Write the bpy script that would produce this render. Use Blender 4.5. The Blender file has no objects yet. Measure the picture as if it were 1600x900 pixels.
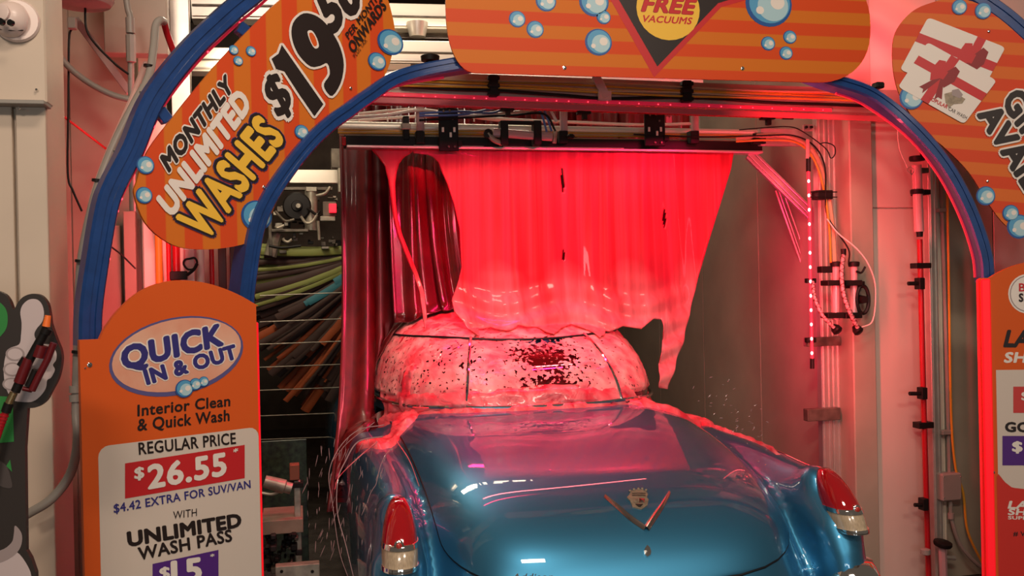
import bpy, math, random
import numpy as np
from mathutils import Vector, Matrix, noise
random.seed(7); np.random.seed(7)
S = bpy.context.scene
COL = S.collection
R_ = math.radians

# ---------------------------------------------------------------- camera
YAW, ROLL, PIT, FPX, CAMZ = R_(12.5), R_(1.2), R_(0.2), 1500.0, 1.70
_R0 = np.array([math.cos(YAW), -math.sin(YAW), 0.0]); _F0 = np.array([math.sin(YAW), math.cos(YAW), 0.0]); _U0 = np.array([0, 0, 1.0])
_FW = _F0 * math.cos(PIT) - _U0 * math.sin(PIT); _U1 = _U0 * math.cos(PIT) + _F0 * math.sin(PIT)
_RT = _R0 * math.cos(ROLL) - _U1 * math.sin(ROLL); _UP = _U1 * math.cos(ROLL) + _R0 * math.sin(ROLL)
_C = np.array([0, 0, CAMZ])
cd = bpy.data.cameras.new('camera'); cam = bpy.data.objects.new('camera', cd); COL.objects.link(cam)
cam.matrix_world = Matrix(((_RT[0], _UP[0], -_FW[0], 0), (_RT[1], _UP[1], -_FW[1], 0), (_RT[2], _UP[2], -_FW[2], CAMZ), (0, 0, 0, 1)))
cd.sensor_width = 36; cd.lens = 36 * FPX / 1600; cd.clip_start = 0.05; cd.clip_end = 100
S.camera = cam

# ---------------------------------------------------------------- light and exposure
S.view_settings.view_transform = 'Standard'; S.view_settings.look = 'None'; S.view_settings.gamma = 1
S.view_settings.exposure = -0.12
W = bpy.data.worlds.new('world'); S.world = W; W.use_nodes = True
W.node_tree.nodes['Background'].inputs[0].default_value = (1.0, 0.80, 0.64, 1)
W.node_tree.nodes['Background'].inputs[1].default_value = 0.10

def area(name, loc, target, sx, sy, power, color, spread=180):
    l = bpy.data.lights.new(name, 'AREA'); l.shape = 'RECTANGLE'; l.size = sx; l.size_y = sy; l.energy = power; l.color = color; l.spread = R_(spread)
    o = bpy.data.objects.new(name, l); COL.objects.link(o); o.location = loc
    d = Vector(target) - Vector(loc); o.rotation_euler = d.to_track_quat('-Z', 'Y').to_euler()
    return o
WARM = (1.0, 0.81, 0.65)
RED = (1.0, 0.012, 0.10)
# hall lamps and windows behind the camera
area('hall_ceiling_light', (-1.2, -2.0, 4.6), (-1.0, 3, 1.0), 1.2, 0.4, 120, WARM)
area('hall_ceiling_light', (2.2, -1.4, 4.6), (1.6, 4, 1.0), 1.2, 0.4, 85, WARM)
area('hall_ceiling_light', (0.6, 1.2, 4.8), (0.8, 4, 1.6), 1.2, 0.4, 60, WARM)
area('hall_window_light', (0.9, -5.2, 1.5), (1.1, 3, 0.8), 0.8, 0.65, 34, (0.85, 0.95, 1.0))
area('hall_window_light', (-0.7, -5.2, 1.8), (1.1, 3, 0.8), 0.6, 0.35, 18, (0.85, 0.95, 1.0))
area('hall_window_light', (-2.2, -4.6, 1.6), (1.1, 3, 0.8), 0.5, 0.5, 18, (0.85, 0.95, 1.0))
# lights above the machinery inside the building
area('bay_light', (-0.1, 6.6, 4.3), (-0.1, 5.0, 2.6), 0.9, 0.25, 34, (1.0, 0.85, 0.62))
area('bay_light', (1.0, 6.0, 3.5), (1.0, 5.1, 2.3), 1.2, 0.2, 10, (1.0, 0.85, 0.62))
area('bay_light', (-0.15, 5.7, 3.0), (0.05, 7.4, 1.9), 0.5, 0.2, 13, (1.0, 0.85, 0.62))  # unseen fill light added to brighten the brush and drive machinery
# red strip lamps of the wash
area('red_beam_light', (1.30, 4.62, 2.52), (1.20, 5.05, 1.55), 1.9, 0.03, 18, RED, 118)
area('red_beam_light', (1.25, 4.72, 2.50), (1.2, 5.0, 1.2), 1.6, 0.03, 7, (1.0, 0.16, 0.18), 118)
area('red_backlight', (1.35, 5.35, 2.40), (1.25, 5.02, 1.6), 1.5, 0.08, 11, RED, 130)
area('red_post_light', (2.62, 4.84, 1.75), (2.7, 6.2, 1.7), 0.05, 1.0, 8.0, RED)
area('red_post_light', (2.45, 4.30, 1.80), (3.3, 4.9, 1.9), 0.05, 1.6, 22, (1.0, 0.05, 0.07))
area('red_wall_light', (2.95, 4.40, 2.95), (3.0, 4.80, 3.0), 0.9, 0.05, 6, (1.0, 0.06, 0.09), 150)
area('red_wall_light', (-0.62, 4.75, 1.9), (-1.6, 5.3, 2.2), 0.05, 1.4, 11, (1.0, 0.09, 0.11))

# ---------------------------------------------------------------- pixel geometry (1600 x 900)
def ray(px, py): return _FW + _RT * ((px - 800) / FPX) + _UP * ((450 - py) / FPX)
def at(px, py, X=None, Y=None, Z=None):
    d = ray(px, py)
    t = X / d[0] if X is not None else Y / d[1] if Y is not None else (Z - CAMZ) / d[2]
    return _C + d * t
class Frame:
    """a vertical plane: local x along it, local z up, local -y towards the viewer"""
    def __init__(s, o, ang):
        s.o = np.array(o, float); s.a = ang
        s.u = np.array([math.cos(ang), math.sin(ang), 0]); s.n = np.array([-math.sin(ang), math.cos(ang), 0])
    def uv(s, px, py, off=0.0):
        d = ray(px, py); t = ((s.o + s.n * off - _C) @ s.n) / (d @ s.n); p = _C + d * t - s.o
        return (float(p @ s.u), float(p[2]))
    def w(s, u, v, off=0.0): return s.o + s.u * u + s.n * off + np.array([0, 0, v])
    def place(s, o): o.location = s.o; o.rotation_euler = (0, 0, s.a)

# ---------------------------------------------------------------- materials
def mat(name, col, rough=0.5, metal=0.0, coat=0.0, spec=0.5, var=0.0, vscale=8.0, bump=0.0, bscale=60.0, trans=0.0, emit=None, estr=0.0, alpha=1.0, sss=0.0, dirt=None, ior=1.45, stretch=None):
    m = bpy.data.materials.new(name); m.use_nodes = True; nt = m.node_tree; b = nt.nodes['Principled BSDF']
    I = b.inputs; I['Base Color'].default_value = (*col, 1); I['Roughness'].default_value = rough; I['Metallic'].default_value = metal
    I['Coat Weight'].default_value = coat; I['Coat Roughness'].default_value = 0.03; I['Specular IOR Level'].default_value = spec
    I['Transmission Weight'].default_value = trans; I['Alpha'].default_value = alpha; I['IOR'].default_value = ior
    if sss: I['Subsurface Weight'].default_value = sss; I['Subsurface Radius'].default_value = (0.05, 0.02, 0.02)
    if emit: I['Emission Color'].default_value = (*emit, 1); I['Emission Strength'].default_value = estr
    if var or bump:
        tc = nt.nodes.new('ShaderNodeTexCoord'); vec = tc.outputs['Object']
        if stretch:
            mp = nt.nodes.new('ShaderNodeMapping'); mp.inputs['Scale'].default_value = stretch
            nt.links.new(vec, mp.inputs[0]); vec = mp.outputs[0]
    if var:
        n = nt.nodes.new('ShaderNodeTexNoise'); n.inputs['Scale'].default_value = vscale; n.inputs['Detail'].default_value = 6
        nt.links.new(vec, n.inputs['Vector'])
        r = nt.nodes.new('ShaderNodeValToRGB'); r.color_ramp.elements[0].position = 0.3; r.color_ramp.elements[1].position = 0.7
        d = dirt or tuple(c * (1 - var) for c in col)
        r.color_ramp.elements[0].color = (*d, 1); r.color_ramp.elements[1].color = (*[min(1, c * (1 + var * 0.3)) for c in col], 1)
        nt.links.new(n.outputs[0], r.inputs[0]); nt.links.new(r.outputs[0], I['Base Color'])
    if bump:
        n2 = nt.nodes.new('ShaderNodeTexNoise'); n2.inputs['Scale'].default_value = bscale; n2.inputs['Detail'].default_value = 4
        nt.links.new(vec, n2.inputs['Vector'])
        bp = nt.nodes.new('ShaderNodeBump'); bp.inputs['Strength'].default_value = bump; bp.inputs['Distance'].default_value = 0.01
        nt.links.new(n2.outputs[0], bp.inputs['Height']); nt.links.new(bp.outputs[0], I['Normal'])
    return m
M = {}
def stripe_mat(name, axis, period, c1, c2, slope=0.0, phase=0.0):
    m = bpy.data.materials.new(name); m.use_nodes = True; nt = m.node_tree; b = nt.nodes['Principled BSDF']; b.inputs['Roughness'].default_value = 0.5; b.inputs['Specular IOR Level'].default_value = 0.2
    tc = nt.nodes.new('ShaderNodeTexCoord'); sp = nt.nodes.new('ShaderNodeSeparateXYZ'); nt.links.new(tc.outputs['Object'], sp.inputs[0])
    ma = nt.nodes.new('ShaderNodeMath'); ma.operation = 'MULTIPLY_ADD'; ma.inputs[1].default_value = slope
    nt.links.new(sp.outputs['X' if axis == 'Z' else 'Z'], ma.inputs[0]); nt.links.new(sp.outputs[axis], ma.inputs[2])
    sc = nt.nodes.new('ShaderNodeMath'); sc.operation = 'MULTIPLY_ADD'; sc.inputs[1].default_value = 1 / period; sc.inputs[2].default_value = phase; nt.links.new(ma.outputs[0], sc.inputs[0])
    fr = nt.nodes.new('ShaderNodeMath'); fr.operation = 'FRACT'; nt.links.new(sc.outputs[0], fr.inputs[0])
    r = nt.nodes.new('ShaderNodeValToRGB'); e = r.color_ramp.elements
    e[0].position = 0.0; e[0].color = (*c1, 1); e[1].position = 0.46; e[1].color = (*c1, 1)
    for p, c in ((0.50, c2), (0.96, c2), (1.0, c1)):
        x = e.new(p); x.color = (*c, 1)
    nt.links.new(fr.outputs[0], r.inputs[0]); nt.links.new(r.outputs[0], b.inputs['Base Color'])
    return m
OR1, OR2 = (0.64, 0.165, 0.018), (0.66, 0.072, 0.016)
M['wall'] = mat('cream_wall_panel', (0.62, 0.50, 0.39), 0.45, var=0.08, vscale=3)
M['wallpink'] = mat('pale_wall_panel', (0.62, 0.45, 0.38), 0.42, var=0.06, vscale=3)
M['wallgrey'] = mat('grey_wall_panel', (0.36, 0.31, 0.235), 0.4, var=0.12, vscale=4)
M['dark'] = mat('dark_bay_wall', (0.11, 0.085, 0.06), 0.7, var=0.4, vscale=5)
M['floor'] = mat('wet_concrete', (0.12, 0.10, 0.09), 0.25, var=0.4, vscale=6, bump=0.3)
M['alu'] = mat('aluminium', (0.66, 0.60, 0.54), 0.35, metal=0.75, var=0.1, vscale=12)
M['alubright'] = mat('bright_aluminium', (0.85, 0.78, 0.66), 0.4, metal=0.35)
M['chrome'] = mat('chrome', (0.85, 0.83, 0.80), 0.07, metal=1.0)
M['blue'] = mat('blue_lacquer', (0.012, 0.055, 0.21), 0.33, var=0.2, vscale=20, coat=0.3)
M['black'] = mat('black_plastic', (0.010, 0.007, 0.006), 0.5, spec=.25)
M['blackm'] = mat('black_metal', (0.012, 0.008, 0.007), 0.4, spec=.25)
M['greypvc'] = mat('grey_conduit_plastic', (0.30, 0.27, 0.235), 0.4, var=0.08)
M['orange'] = mat('orange_print', (0.68, 0.105, 0.018), 0.5, spec=.2)
M['cream'] = mat('warm_white_print', (0.66, 0.56, 0.48), 0.45)
M['white'] = mat('white_print', (0.80, 0.72, 0.65), 0.45)
M['redprint'] = mat('red_print', (0.55, 0.018, 0.022), 0.45)
M['redlow'] = mat('red_panel_print', (0.62, 0.03, 0.02), 0.45)
M['purple'] = mat('violet_print', (0.085, 0.02, 0.20), 0.45)
M['navy'] = mat('navy_print', (0.035, 0.03, 0.18), 0.45)
M['ink'] = mat('black_print', (0.018, 0.010, 0.009), 0.45)
M['maroon'] = mat('maroon_print', (0.25, 0.008, 0.012), 0.45)
M['yellow'] = mat('yellow_print', (0.85, 0.50, 0.05), 0.45)
M['b_dark'] = mat('bubble_rim_print', (0.02, 0.09, 0.30), 0.45)
M['b_mid'] = mat('bubble_blue_print', (0.09, 0.33, 0.55), 0.45)
M['b_light'] = mat('bubble_pale_print', (0.40, 0.60, 0.66), 0.45)
M['green'] = mat('green_print', (0.03, 0.22, 0.045), 0.45)
M['glove'] = mat('grey_white_print', (0.55, 0.45, 0.44), 0.45)
M['gloveshade'] = mat('grey_print', (0.33, 0.26, 0.25), 0.45)
M['redlit'] = mat('red_lit_glow', (0.9, 0.02, 0.03), 0.4, emit=(1.0, 0.0, 0.01), estr=0.55)  # red light falling on the board edges, put in as colour and glow
M['led'] = mat('red_lamp_tube', (0.9, 0.05, 0.08), 0.3, emit=(1.0, 0.012, 0.035), estr=1.2)
M['leddot'] = mat('red_lamp_diode', (1, 0.5, 0.5), 0.3, emit=(1.0, 0.30, 0.30), estr=7.0)
M['stripdot'] = mat('red_strip_diode', (1, .1, .15), .3, emit=(1.0, 0.06, 0.10), estr=2.5)
M['ledstrip'] = mat('red_strip_glow', (0.9, 0.05, 0.08), 0.3, emit=(1.0, 0.015, 0.08), estr=0.22)
M['yel'] = mat('yellow_hose', (0.62, 0.30, 0.03), 0.35)
M['tan'] = mat('tan_hose', (0.55, 0.36, 0.22), 0.4)
M['whitehose'] = mat('white_hose', (0.66, 0.58, 0.50), 0.35)
M['bluehose'] = mat('blue_hose', (0.10, 0.16, 0.42), 0.35)
M['redhose'] = mat('red_hose', (0.40, 0.01, 0.015), 0.25)
M['clear'] = mat('clear_plastic_tube', (0.60, 0.36, 0.36), 0.15, coat=.6, alpha=0.86)
M['brass'] = mat('brass', (0.70, 0.50, 0.25), 0.25, metal=1.0)
M['rubber'] = mat('black_rubber', (0.015, 0.013, 0.012), 0.6)
M['grime'] = mat('grimy_steel', (0.16, 0.13, 0.10), 0.45, metal=0.4, var=0.6, vscale=15)
M['grimelight'] = mat('worn_steel', (0.42, 0.37, 0.29), 0.4, metal=0.4, var=0.4, vscale=20)
M['curtain'] = mat('red_curtain_vinyl', (0.115, 0.002, 0.004), 0.4, coat=0.15, var=0.5, vscale=3, stretch=(8, 8, 0.6))
M['curtaindark'] = mat('wet_maroon_vinyl', (0.12, 0.006, 0.010), 0.2, coat=0.4, var=0.4, vscale=6)
M['bristle_g'] = mat('green_foam_bristle', (0.26, 0.29, 0.07), 0.6)
M['bristle_o'] = mat('orange_foam_bristle', (0.45, 0.09, 0.02), 0.6)
M['bristle_b'] = mat('blue_foam_bristle', (0.05, 0.22, 0.26), 0.6)
M['bristle_k'] = mat('dark_foam_bristle', (0.07, 0.035, 0.025), 0.6)
M['camwhite'] = mat('white_camera_shell', (0.75, 0.60, 0.54), 0.3)
M['glassblk'] = mat('black_lens_glass', (0.01, 0.01, 0.01), 0.08)
M['gold'] = mat('aged_gilt', (0.30, 0.24, 0.17), 0.45, metal=0.3, var=0.4, vscale=60)
M['lensred'] = mat('red_lamp_lens', (0.38, 0.002, 0.006), 0.06, coat=1.0, spec=0.8)
M['lensclear'] = mat('ribbed_clear_lens', (0.52, 0.40, 0.27), 0.22, coat=0.6, var=0.25, vscale=50, stretch=(4, 4, 0.1))
M['tyre'] = M['rubber']
M['seal'] = mat('black_gap_seal', (0.004, 0.005, 0.008), 0.5)
M['glass'] = mat('dark_window_glass', (0.08, 0.004, 0.006), 0.05, coat=1.0)
# metallic paint with flake sparkle and clear coat
m = mat('teal_blue_metallic_paint', (0.050, 0.255, 0.45), 0.42, metal=0.85, coat=1.0)
m.node_tree.nodes['Principled BSDF'].inputs['Coat Roughness'].default_value = 0.02
M['paint'] = m
def foam_mat(name, c1, c2, scale, bump, holes=None, rough=0.45, trl=0.0, stretch=(1, 1, 1)):
    m = bpy.data.materials.new(name); m.use_nodes = True; nt = m.node_tree; b = nt.nodes['Principled BSDF']; L = nt.links.new
    b.inputs['Roughness'].default_value = rough; b.inputs['Coat Weight'].default_value = 0.3
    b.inputs['Subsurface Weight'].default_value = 0.0
    tc = nt.nodes.new('ShaderNodeTexCoord'); mp = nt.nodes.new('ShaderNodeMapping'); mp.inputs['Scale'].default_value = stretch; L(tc.outputs['Object'], mp.inputs[0])
    n = nt.nodes.new('ShaderNodeTexNoise'); n.inputs['Scale'].default_value = scale; n.inputs['Detail'].default_value = 7; n.inputs['Distortion'].default_value = 0.6; L(mp.outputs[0], n.inputs['Vector'])
    r = nt.nodes.new('ShaderNodeValToRGB'); r.color_ramp.elements[0].position = 0.35; r.color_ramp.elements[1].position = 0.65
    r.color_ramp.elements[0].color = (*c1, 1); r.color_ramp.elements[1].color = (*c2, 1); L(n.outputs[0], r.inputs[0]); L(r.outputs[0], b.inputs['Base Color'])
    bp = nt.nodes.new('ShaderNodeBump'); bp.inputs['Strength'].default_value = bump; bp.inputs['Distance'].default_value = 0.02; L(n.outputs[0], bp.inputs['Height']); L(bp.outputs[0], b.inputs['Normal'])
    out = nt.nodes['Material Output']; sh = b.outputs[0]
    if trl:
        t = nt.nodes.new('ShaderNodeBsdfTranslucent'); L(r.outputs[0], t.inputs[0]); mx = nt.nodes.new('ShaderNodeMixShader'); mx.inputs[0].default_value = trl
        L(sh, mx.inputs[1]); L(t.outputs[0], mx.inputs[2]); sh = mx.outputs[0]
    if trl:     # froth: paler where the water foams up, with thin dark runs where it parts
        fa_ = nt.nodes.new('ShaderNodeAttribute'); fa_.attribute_name = 'froth'; mc_ = nt.nodes.new('ShaderNodeMix'); mc_.data_type = 'RGBA'
        mm = nt.nodes.new('ShaderNodeMath'); mm.operation = 'MULTIPLY'; L(fa_.outputs['Fac'], mm.inputs[0]); L(n.outputs[0], mm.inputs[1]); L(mm.outputs[0], mc_.inputs[0])
        L(r.outputs[0], mc_.inputs[6]); mc_.inputs[7].default_value = (0.95, 0.42, 0.42, 1); L(mc_.outputs[2], b.inputs['Base Color']); L(mc_.outputs[2], t.inputs[0])
    if holes:   # openings through which the glass shows: (voronoi scale, threshold, centre attribute)
        v = nt.nodes.new('ShaderNodeTexNoise'); v.inputs['Scale'].default_value = holes[0]; v.inputs['Detail'].default_value = 3; L(tc.outputs['Object'], v.inputs['Vector'])
        at_ = nt.nodes.new('ShaderNodeAttribute'); at_.attribute_name = 'thin'
        ad = nt.nodes.new('ShaderNodeMath'); ad.operation = 'MULTIPLY_ADD'; ad.inputs[1].default_value = holes[1]; L(at_.outputs['Fac'], ad.inputs[0]); L(v.outputs[0], ad.inputs[2])
        g = nt.nodes.new('ShaderNodeMath'); g.operation = 'GREATER_THAN'; g.inputs[1].default_value = holes[2]; L(ad.outputs[0], g.inputs[0])
        tr = nt.nodes.new('ShaderNodeBsdfTransparent'); mx = nt.nodes.new('ShaderNodeMixShader'); L(g.outputs[0], mx.inputs[0]); L(sh, mx.inputs[1]); L(tr.outputs[0], mx.inputs[2]); sh = mx.outputs[0]
    L(sh, out.inputs[0]); return m
M['sheet'] = foam_mat('red_soap_water', (0.58, 0.006, 0.026), (0.84, 0.030, 0.080), 5, 0.25, rough=0.4, trl=0.35, stretch=(4, 4, 0.10))
M['foam'] = foam_mat('pink_soap_foam', (0.82, 0.13, 0.17), (0.95, 0.50, 0.45), 10, 0.5, holes=(48, 0.40, 0.67), rough=0.4)
M['foamred'] = foam_mat('red_soap_runoff', (0.72, 0.03, 0.06), (0.92, 0.24, 0.26), 14, 0.6, rough=0.3, stretch=(1, 0.4, 1))
M['drop'] = mat('water_drop', (0.5, 0.3, 0.3), 0.1, alpha=0.7)

# ---------------------------------------------------------------- mesh builder
class MB:
    def __init__(s): s.v = []; s.f = []; s.m = []; s.mi = 0
    def add(s, vs, fs):
        b = len(s.v); s.v += [tuple(map(float, v)) for v in vs]
        for f in fs: s.f.append([b + i for i in f]); s.m.append(s.mi)
        return s
    def box(s, c, d, rz=0, bev=0.0, rot=None):
        x, y, z = d[0] / 2, d[1] / 2, d[2] / 2; b = min(bev, x * .9, y * .9, z * .9)
        if b <= 0:
            vs = [(i * x, j * y, k * z) for k in (-1, 1) for j in (-1, 1) for i in (-1, 1)]
            fs = [(0, 2, 3, 1), (4, 5, 7, 6), (0, 1, 5, 4), (2, 6, 7, 3), (0, 4, 6, 2), (1, 3, 7, 5)]
        else:
            vs = []; idx = {}
            for k in (-1, 1):
                for j in (-1, 1):
                    for i in (-1, 1):
                        for ax in range(3):
                            q = [i * x, j * y, k * z]
                            for a2 in range(3):
                                if a2 != ax: q[a2] -= (i, j, k)[a2] * b
                            idx[(i, j, k, ax)] = len(vs); vs.append(tuple(q))
            fs = []
            for ax in range(3):
                o1, o2 = [a for a in range(3) if a != ax]
                for sg in (-1, 1):
                    loop = []
                    for (a, c_) in ((-1, -1), (1, -1), (1, 1), (-1, 1)):
                        t = [0, 0, 0]; t[ax] = sg; t[o1] = a; t[o2] = c_; loop.append(idx[(*t, ax)])
                    fs.append(loop)
            for ax in range(3):
                o1, o2 = [a for a in range(3) if a != ax]
                for a in (-1, 1):
                    for c_ in (-1, 1):
                        t = [0, 0, 0]; t[o1] = a; t[o2] = c_; l = []
                        for e, w_ in ((-1, o1), (-1, o2), (1, o2), (1, o1)):
                            t[ax] = e; l.append(idx[(*t, w_)])
                        fs.append(l)
            for k in (-1, 1):
                for j in (-1, 1):
                    for i in (-1, 1): fs.append([idx[(i, j, k, 0)], idx[(i, j, k, 1)], idx[(i, j, k, 2)]])
        if rot is not None: vs = [tuple(rot @ Vector(v)) for v in vs]
        elif rz: cs, sn = math.cos(rz), math.sin(rz); vs = [(a * cs - b_ * sn, a * sn + b_ * cs, c_) for a, b_, c_ in vs]
        return s.add([(a + c[0], b_ + c[1], c_ + c[2]) for a, b_, c_ in vs], fs)
    def beam(s, p, q, w, h, bev=0.003):
        p, q = Vector(p), Vector(q); d = q - p; rot = d.to_track_quat('Y', 'Z').to_matrix()
        return s.box((p + q) / 2, (w, d.length, h), bev=bev, rot=rot)
    def tube(s, pts, r, n=10, cap=True, rs=None):
        P = [Vector(tuple(p)) for p in pts]; m = len(P); rs = rs or [r] * m
        T = [(P[min(i + 1, m - 1)] - P[max(i - 1, 0)]).normalized() for i in range(m)]
        up = Vector((0, 0, 1)) if abs(T[0].z) < .9 else Vector((1, 0, 0)); a = T[0].cross(up).normalized(); vs = []
        for i in range(m):
            a = (a - T[i] * a.dot(T[i])).normalized(); b = T[i].cross(a)
            for k in range(n):
                t = 2 * math.pi * k / n; vs.append(P[i] + (a * math.cos(t) + b * math.sin(t)) * rs[i])
        fs = [(i * n + k, i * n + (k + 1) % n, (i + 1) * n + (k + 1) % n, (i + 1) * n + k) for i in range(m - 1) for k in range(n)]
        if cap: fs += [tuple(range(n))[::-1], tuple((m - 1) * n + k for k in range(n))]
        return s.add(vs, fs)
    def lathe(s, o, axis, prof, n=16):
        """prof: list of (distance along axis, radius)"""
        o = Vector(tuple(o)); ax = Vector(axis).normalized()
        return s.tube([o + ax * p[0] for p in prof], 0, n, True, [max(p[1], 1e-4) for p in prof]) if all(prof[i][0] < prof[i + 1][0] for i in range(len(prof) - 1)) else s._l(o, ax, prof, n)
    def _l(s, o, ax, prof, n):
        up = Vector((0, 0, 1)) if abs(ax.z) < .9 else Vector((1, 0, 0)); a = ax.cross(up).normalized(); b = ax.cross(a); vs = []
        for d, r in prof:
            for k in range(n):
                t = 2 * math.pi * k / n; vs.append(o + ax * d + (a * math.cos(t) + b * math.sin(t)) * max(r, 1e-4))
        m = len(prof)
        fs = [(i * n + k, i * n + (k + 1) % n, (i + 1) * n + (k + 1) % n, (i + 1) * n + k) for i in range(m - 1) for k in range(n)]
        fs += [tuple(range(n))[::-1], tuple((m - 1) * n + k for k in range(n))]
        return s.add(vs, fs)
    def prism(s, poly, y0, y1, conv=None):
        """polygon of (x, z) extruded from y0 (front) to y1 (back)"""
        n = len(poly); vs = [(p[0], y0, p[1]) for p in poly] + [(p[0], y1, p[1]) for p in poly]
        if conv: vs = [conv(v) for v in vs]
        a = sum(poly[i][0] * poly[(i + 1) % n][1] - poly[(i + 1) % n][0] * poly[i][1] for i in range(n))
        fr = list(range(n)); bk = [n + i for i in range(n)]
        if a < 0: fr = fr[::-1]
        else: bk = bk[::-1]
        return s.add(vs, [fr, bk] + [(i, n + i, n + (i + 1) % n, (i + 1) % n) for i in range(n)])
    def grid(s, G, closed=False):
        r, c = len(G), len(G[0]); vs = [p for row in G for p in row]
        return s.add(vs, [(i * c + j, i * c + (j + 1) % c, (i + 1) * c + (j + 1) % c, (i + 1) * c + j) for i in range(r - 1) for j in range(c if closed else c - 1)])
    def build(s, name, mats, parent=None, smooth=False, angle=40):
        me = bpy.data.meshes.new(name); me.from_pydata(s.v, [], s.f)
        ms = mats if isinstance(mats, (list, tuple)) else [mats]
        for m_ in ms: me.materials.append(m_)
        if len(ms) > 1: me.polygons.foreach_set('material_index', s.m)
        me.update()
        if smooth:
            me.polygons.foreach_set('use_smooth', [True] * len(me.polygons))
            if angle < 180:
                try: me.set_sharp_from_angle(angle=R_(angle))
                except Exception: pass
        o = bpy.data.objects.new(name, me); COL.objects.link(o)
        if parent: o.parent = parent
        return o
def tag(o, label=None, cat=None, group=None, kind=None):
    if label: o['label'] = label
    if cat: o['category'] = cat
    if group: o['group'] = group
    if kind: o['kind'] = kind
    return o
def empty(name, loc, label, cat, group=None, rz=0):
    o = bpy.data.objects.new(name, None); COL.objects.link(o); o.location = tuple(map(float, loc)); o.rotation_euler = (0, 0, rz); o.empty_display_size = .1
    return tag(o, label, cat, group)
def world_parent(o, e):
    """parent a part that was built in world coordinates under its thing"""
    o.parent = e; mw = Matrix.LocRotScale(e.location, e.rotation_euler, None); o.matrix_parent_inverse = mw.inverted(); return o
def smoothpath(pts, n=8):
    P = [np.array(p, float) for p in pts]; P = [2 * P[0] - P[1]] + P + [2 * P[-1] - P[-2]]; out = []
    for i in range(1, len(P) - 2):
        for k in range(n):
            t = k / n; out.append(0.5 * (2 * P[i] + (P[i + 1] - P[i - 1]) * t + (2 * P[i - 1] - 5 * P[i] + 4 * P[i + 1] - P[i + 2]) * t * t + (3 * P[i] - P[i - 1] - 3 * P[i + 1] + P[i + 2]) * t ** 3))
    out.append(P[-2]); return out
def smoothpoly(pts, n=5):
    P = [np.array(p, float) for p in pts]; m = len(P); out = []
    for i in range(m):
        a, b, c, d = P[i - 1], P[i], P[(i + 1) % m], P[(i + 2) % m]
        for k in range(n):
            t = k / n; out.append(0.5 * (2 * b + (c - a) * t + (2 * a - 5 * b + 4 * c - d) * t * t + (3 * b - a - 3 * c + d) * t ** 3))
    return out
def interp(t, xs, ys): return float(np.interp(t, xs, ys))

# lettering: built-in font turned into a mesh, laid on a board by an affine fit
def _textmesh(txt, off=0.0):
    cu = bpy.data.curves.new('t', 'FONT'); cu.body = txt; cu.size = 1; cu.offset = off; cu.resolution_u = 3; cu.space_character = 1.06
    o = bpy.data.objects.new('t', cu); me = bpy.data.meshes.new_from_object(o); v = [tuple(q.co) for q in me.vertices]; f = [tuple(p.vertices) for p in me.polygons]
    bpy.data.objects.remove(o); bpy.data.curves.remove(cu); bpy.data.meshes.remove(me); return v, f
_cap = [None]
def letters(fr, parent, txt, p0, p1, pt, mt, y=-0.0015, bold=0.0, outline=None, omat=None, o2=None, o2mat=None, name='lettering', grad=None):
    if _cap[0] is None: _cap[0] = max(v[1] for v in _textmesh('H')[0])
    base_m = _textmesh(txt); base = base_m[0]; x0 = min(v[0] for v in base); x1 = max(v[0] for v in base)
    A, B, T = (np.array(fr.uv(*q)) for q in (p0, p1, pt)); ex = (B - A) / (x1 - x0); ey = (T - A) / _cap[0]
    def lay(off, yy, mm):
        v, f = base_m; b = MB(); ds = [(0, 0)] if off <= 0.012 else [(0, 0)] + [(off * math.cos(t), off * math.sin(t)) for t in [k * math.pi / (4 if off < .05 else 6) for k in range(8 if off < .05 else 12)]]
        for k, (dx, dz) in enumerate(ds):
            b.add([(A[0] + ex[0] * (q[0] - x0 + dx) + ey[0] * (q[1] + dz), yy + .00001 * k, A[1] + ex[1] * (q[0] - x0 + dx) + ey[1] * (q[1] + dz)) for q in v], f)
        return b.build(name, mm, parent)
    if o2 is not None: lay(o2, y + 0.001, o2mat)
    if outline is not None: lay(outline, y + 0.0005, omat)
    return lay(bold, y, mt)
def disc(fr, cx, cy, r, n=28, sx=1.0, rot=0.0):
    u, v = fr.uv(cx, cy); u2, _ = fr.uv(cx + r, cy); _, v2 = fr.uv(cx, cy - r); ru, rv = abs(u2 - u), abs(v2 - v)
    return [(u + ru * math.cos(2 * math.pi * k / n), v + rv * math.sin(2 * math.pi * k / n)) for k in range(n)]
def flat(b, poly, y, mi=0):
    b.mi = mi; n = len(poly); a = sum(poly[i][0] * poly[(i + 1) % n][1] - poly[(i + 1) % n][0] * poly[i][1] for i in range(n))
    f = list(range(n)) if a > 0 else list(range(n))[::-1]
    b.add([(p[0], y, p[1]) for p in poly], [f])
def bubble(fr, parent, cx, cy, r, y=-0.001):
    b = MB()
    flat(b, disc(fr, cx, cy, r), y, 0); flat(b, disc(fr, cx + r * .04, cy - r * .03, r * .88), y - .0004, 1)
    flat(b, disc(fr, cx + r * .18, cy + r * .10, r * .66), y - .0008, 2); flat(b, disc(fr, cx - r * .38, cy + r * .28, r * .17), y - .0012, 3)
    flat(b, disc(fr, cx + r * .38, cy - r * .05, r * .30), y - .0010, 3)
    return b.build('bubble_print', [M['b_dark'], M['b_mid'], M['b_light'], M['white']], parent)
def screw(fr, parent, px, py, r=0.006):
    u, v = fr.uv(px, py); b = MB(); b.lathe((u, -0.0005, v), (0, -1, 0), [(0, r), (.002, r), (.003, r * .7)], 12); return b.build('screw', M['chrome'], parent, True)
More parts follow.
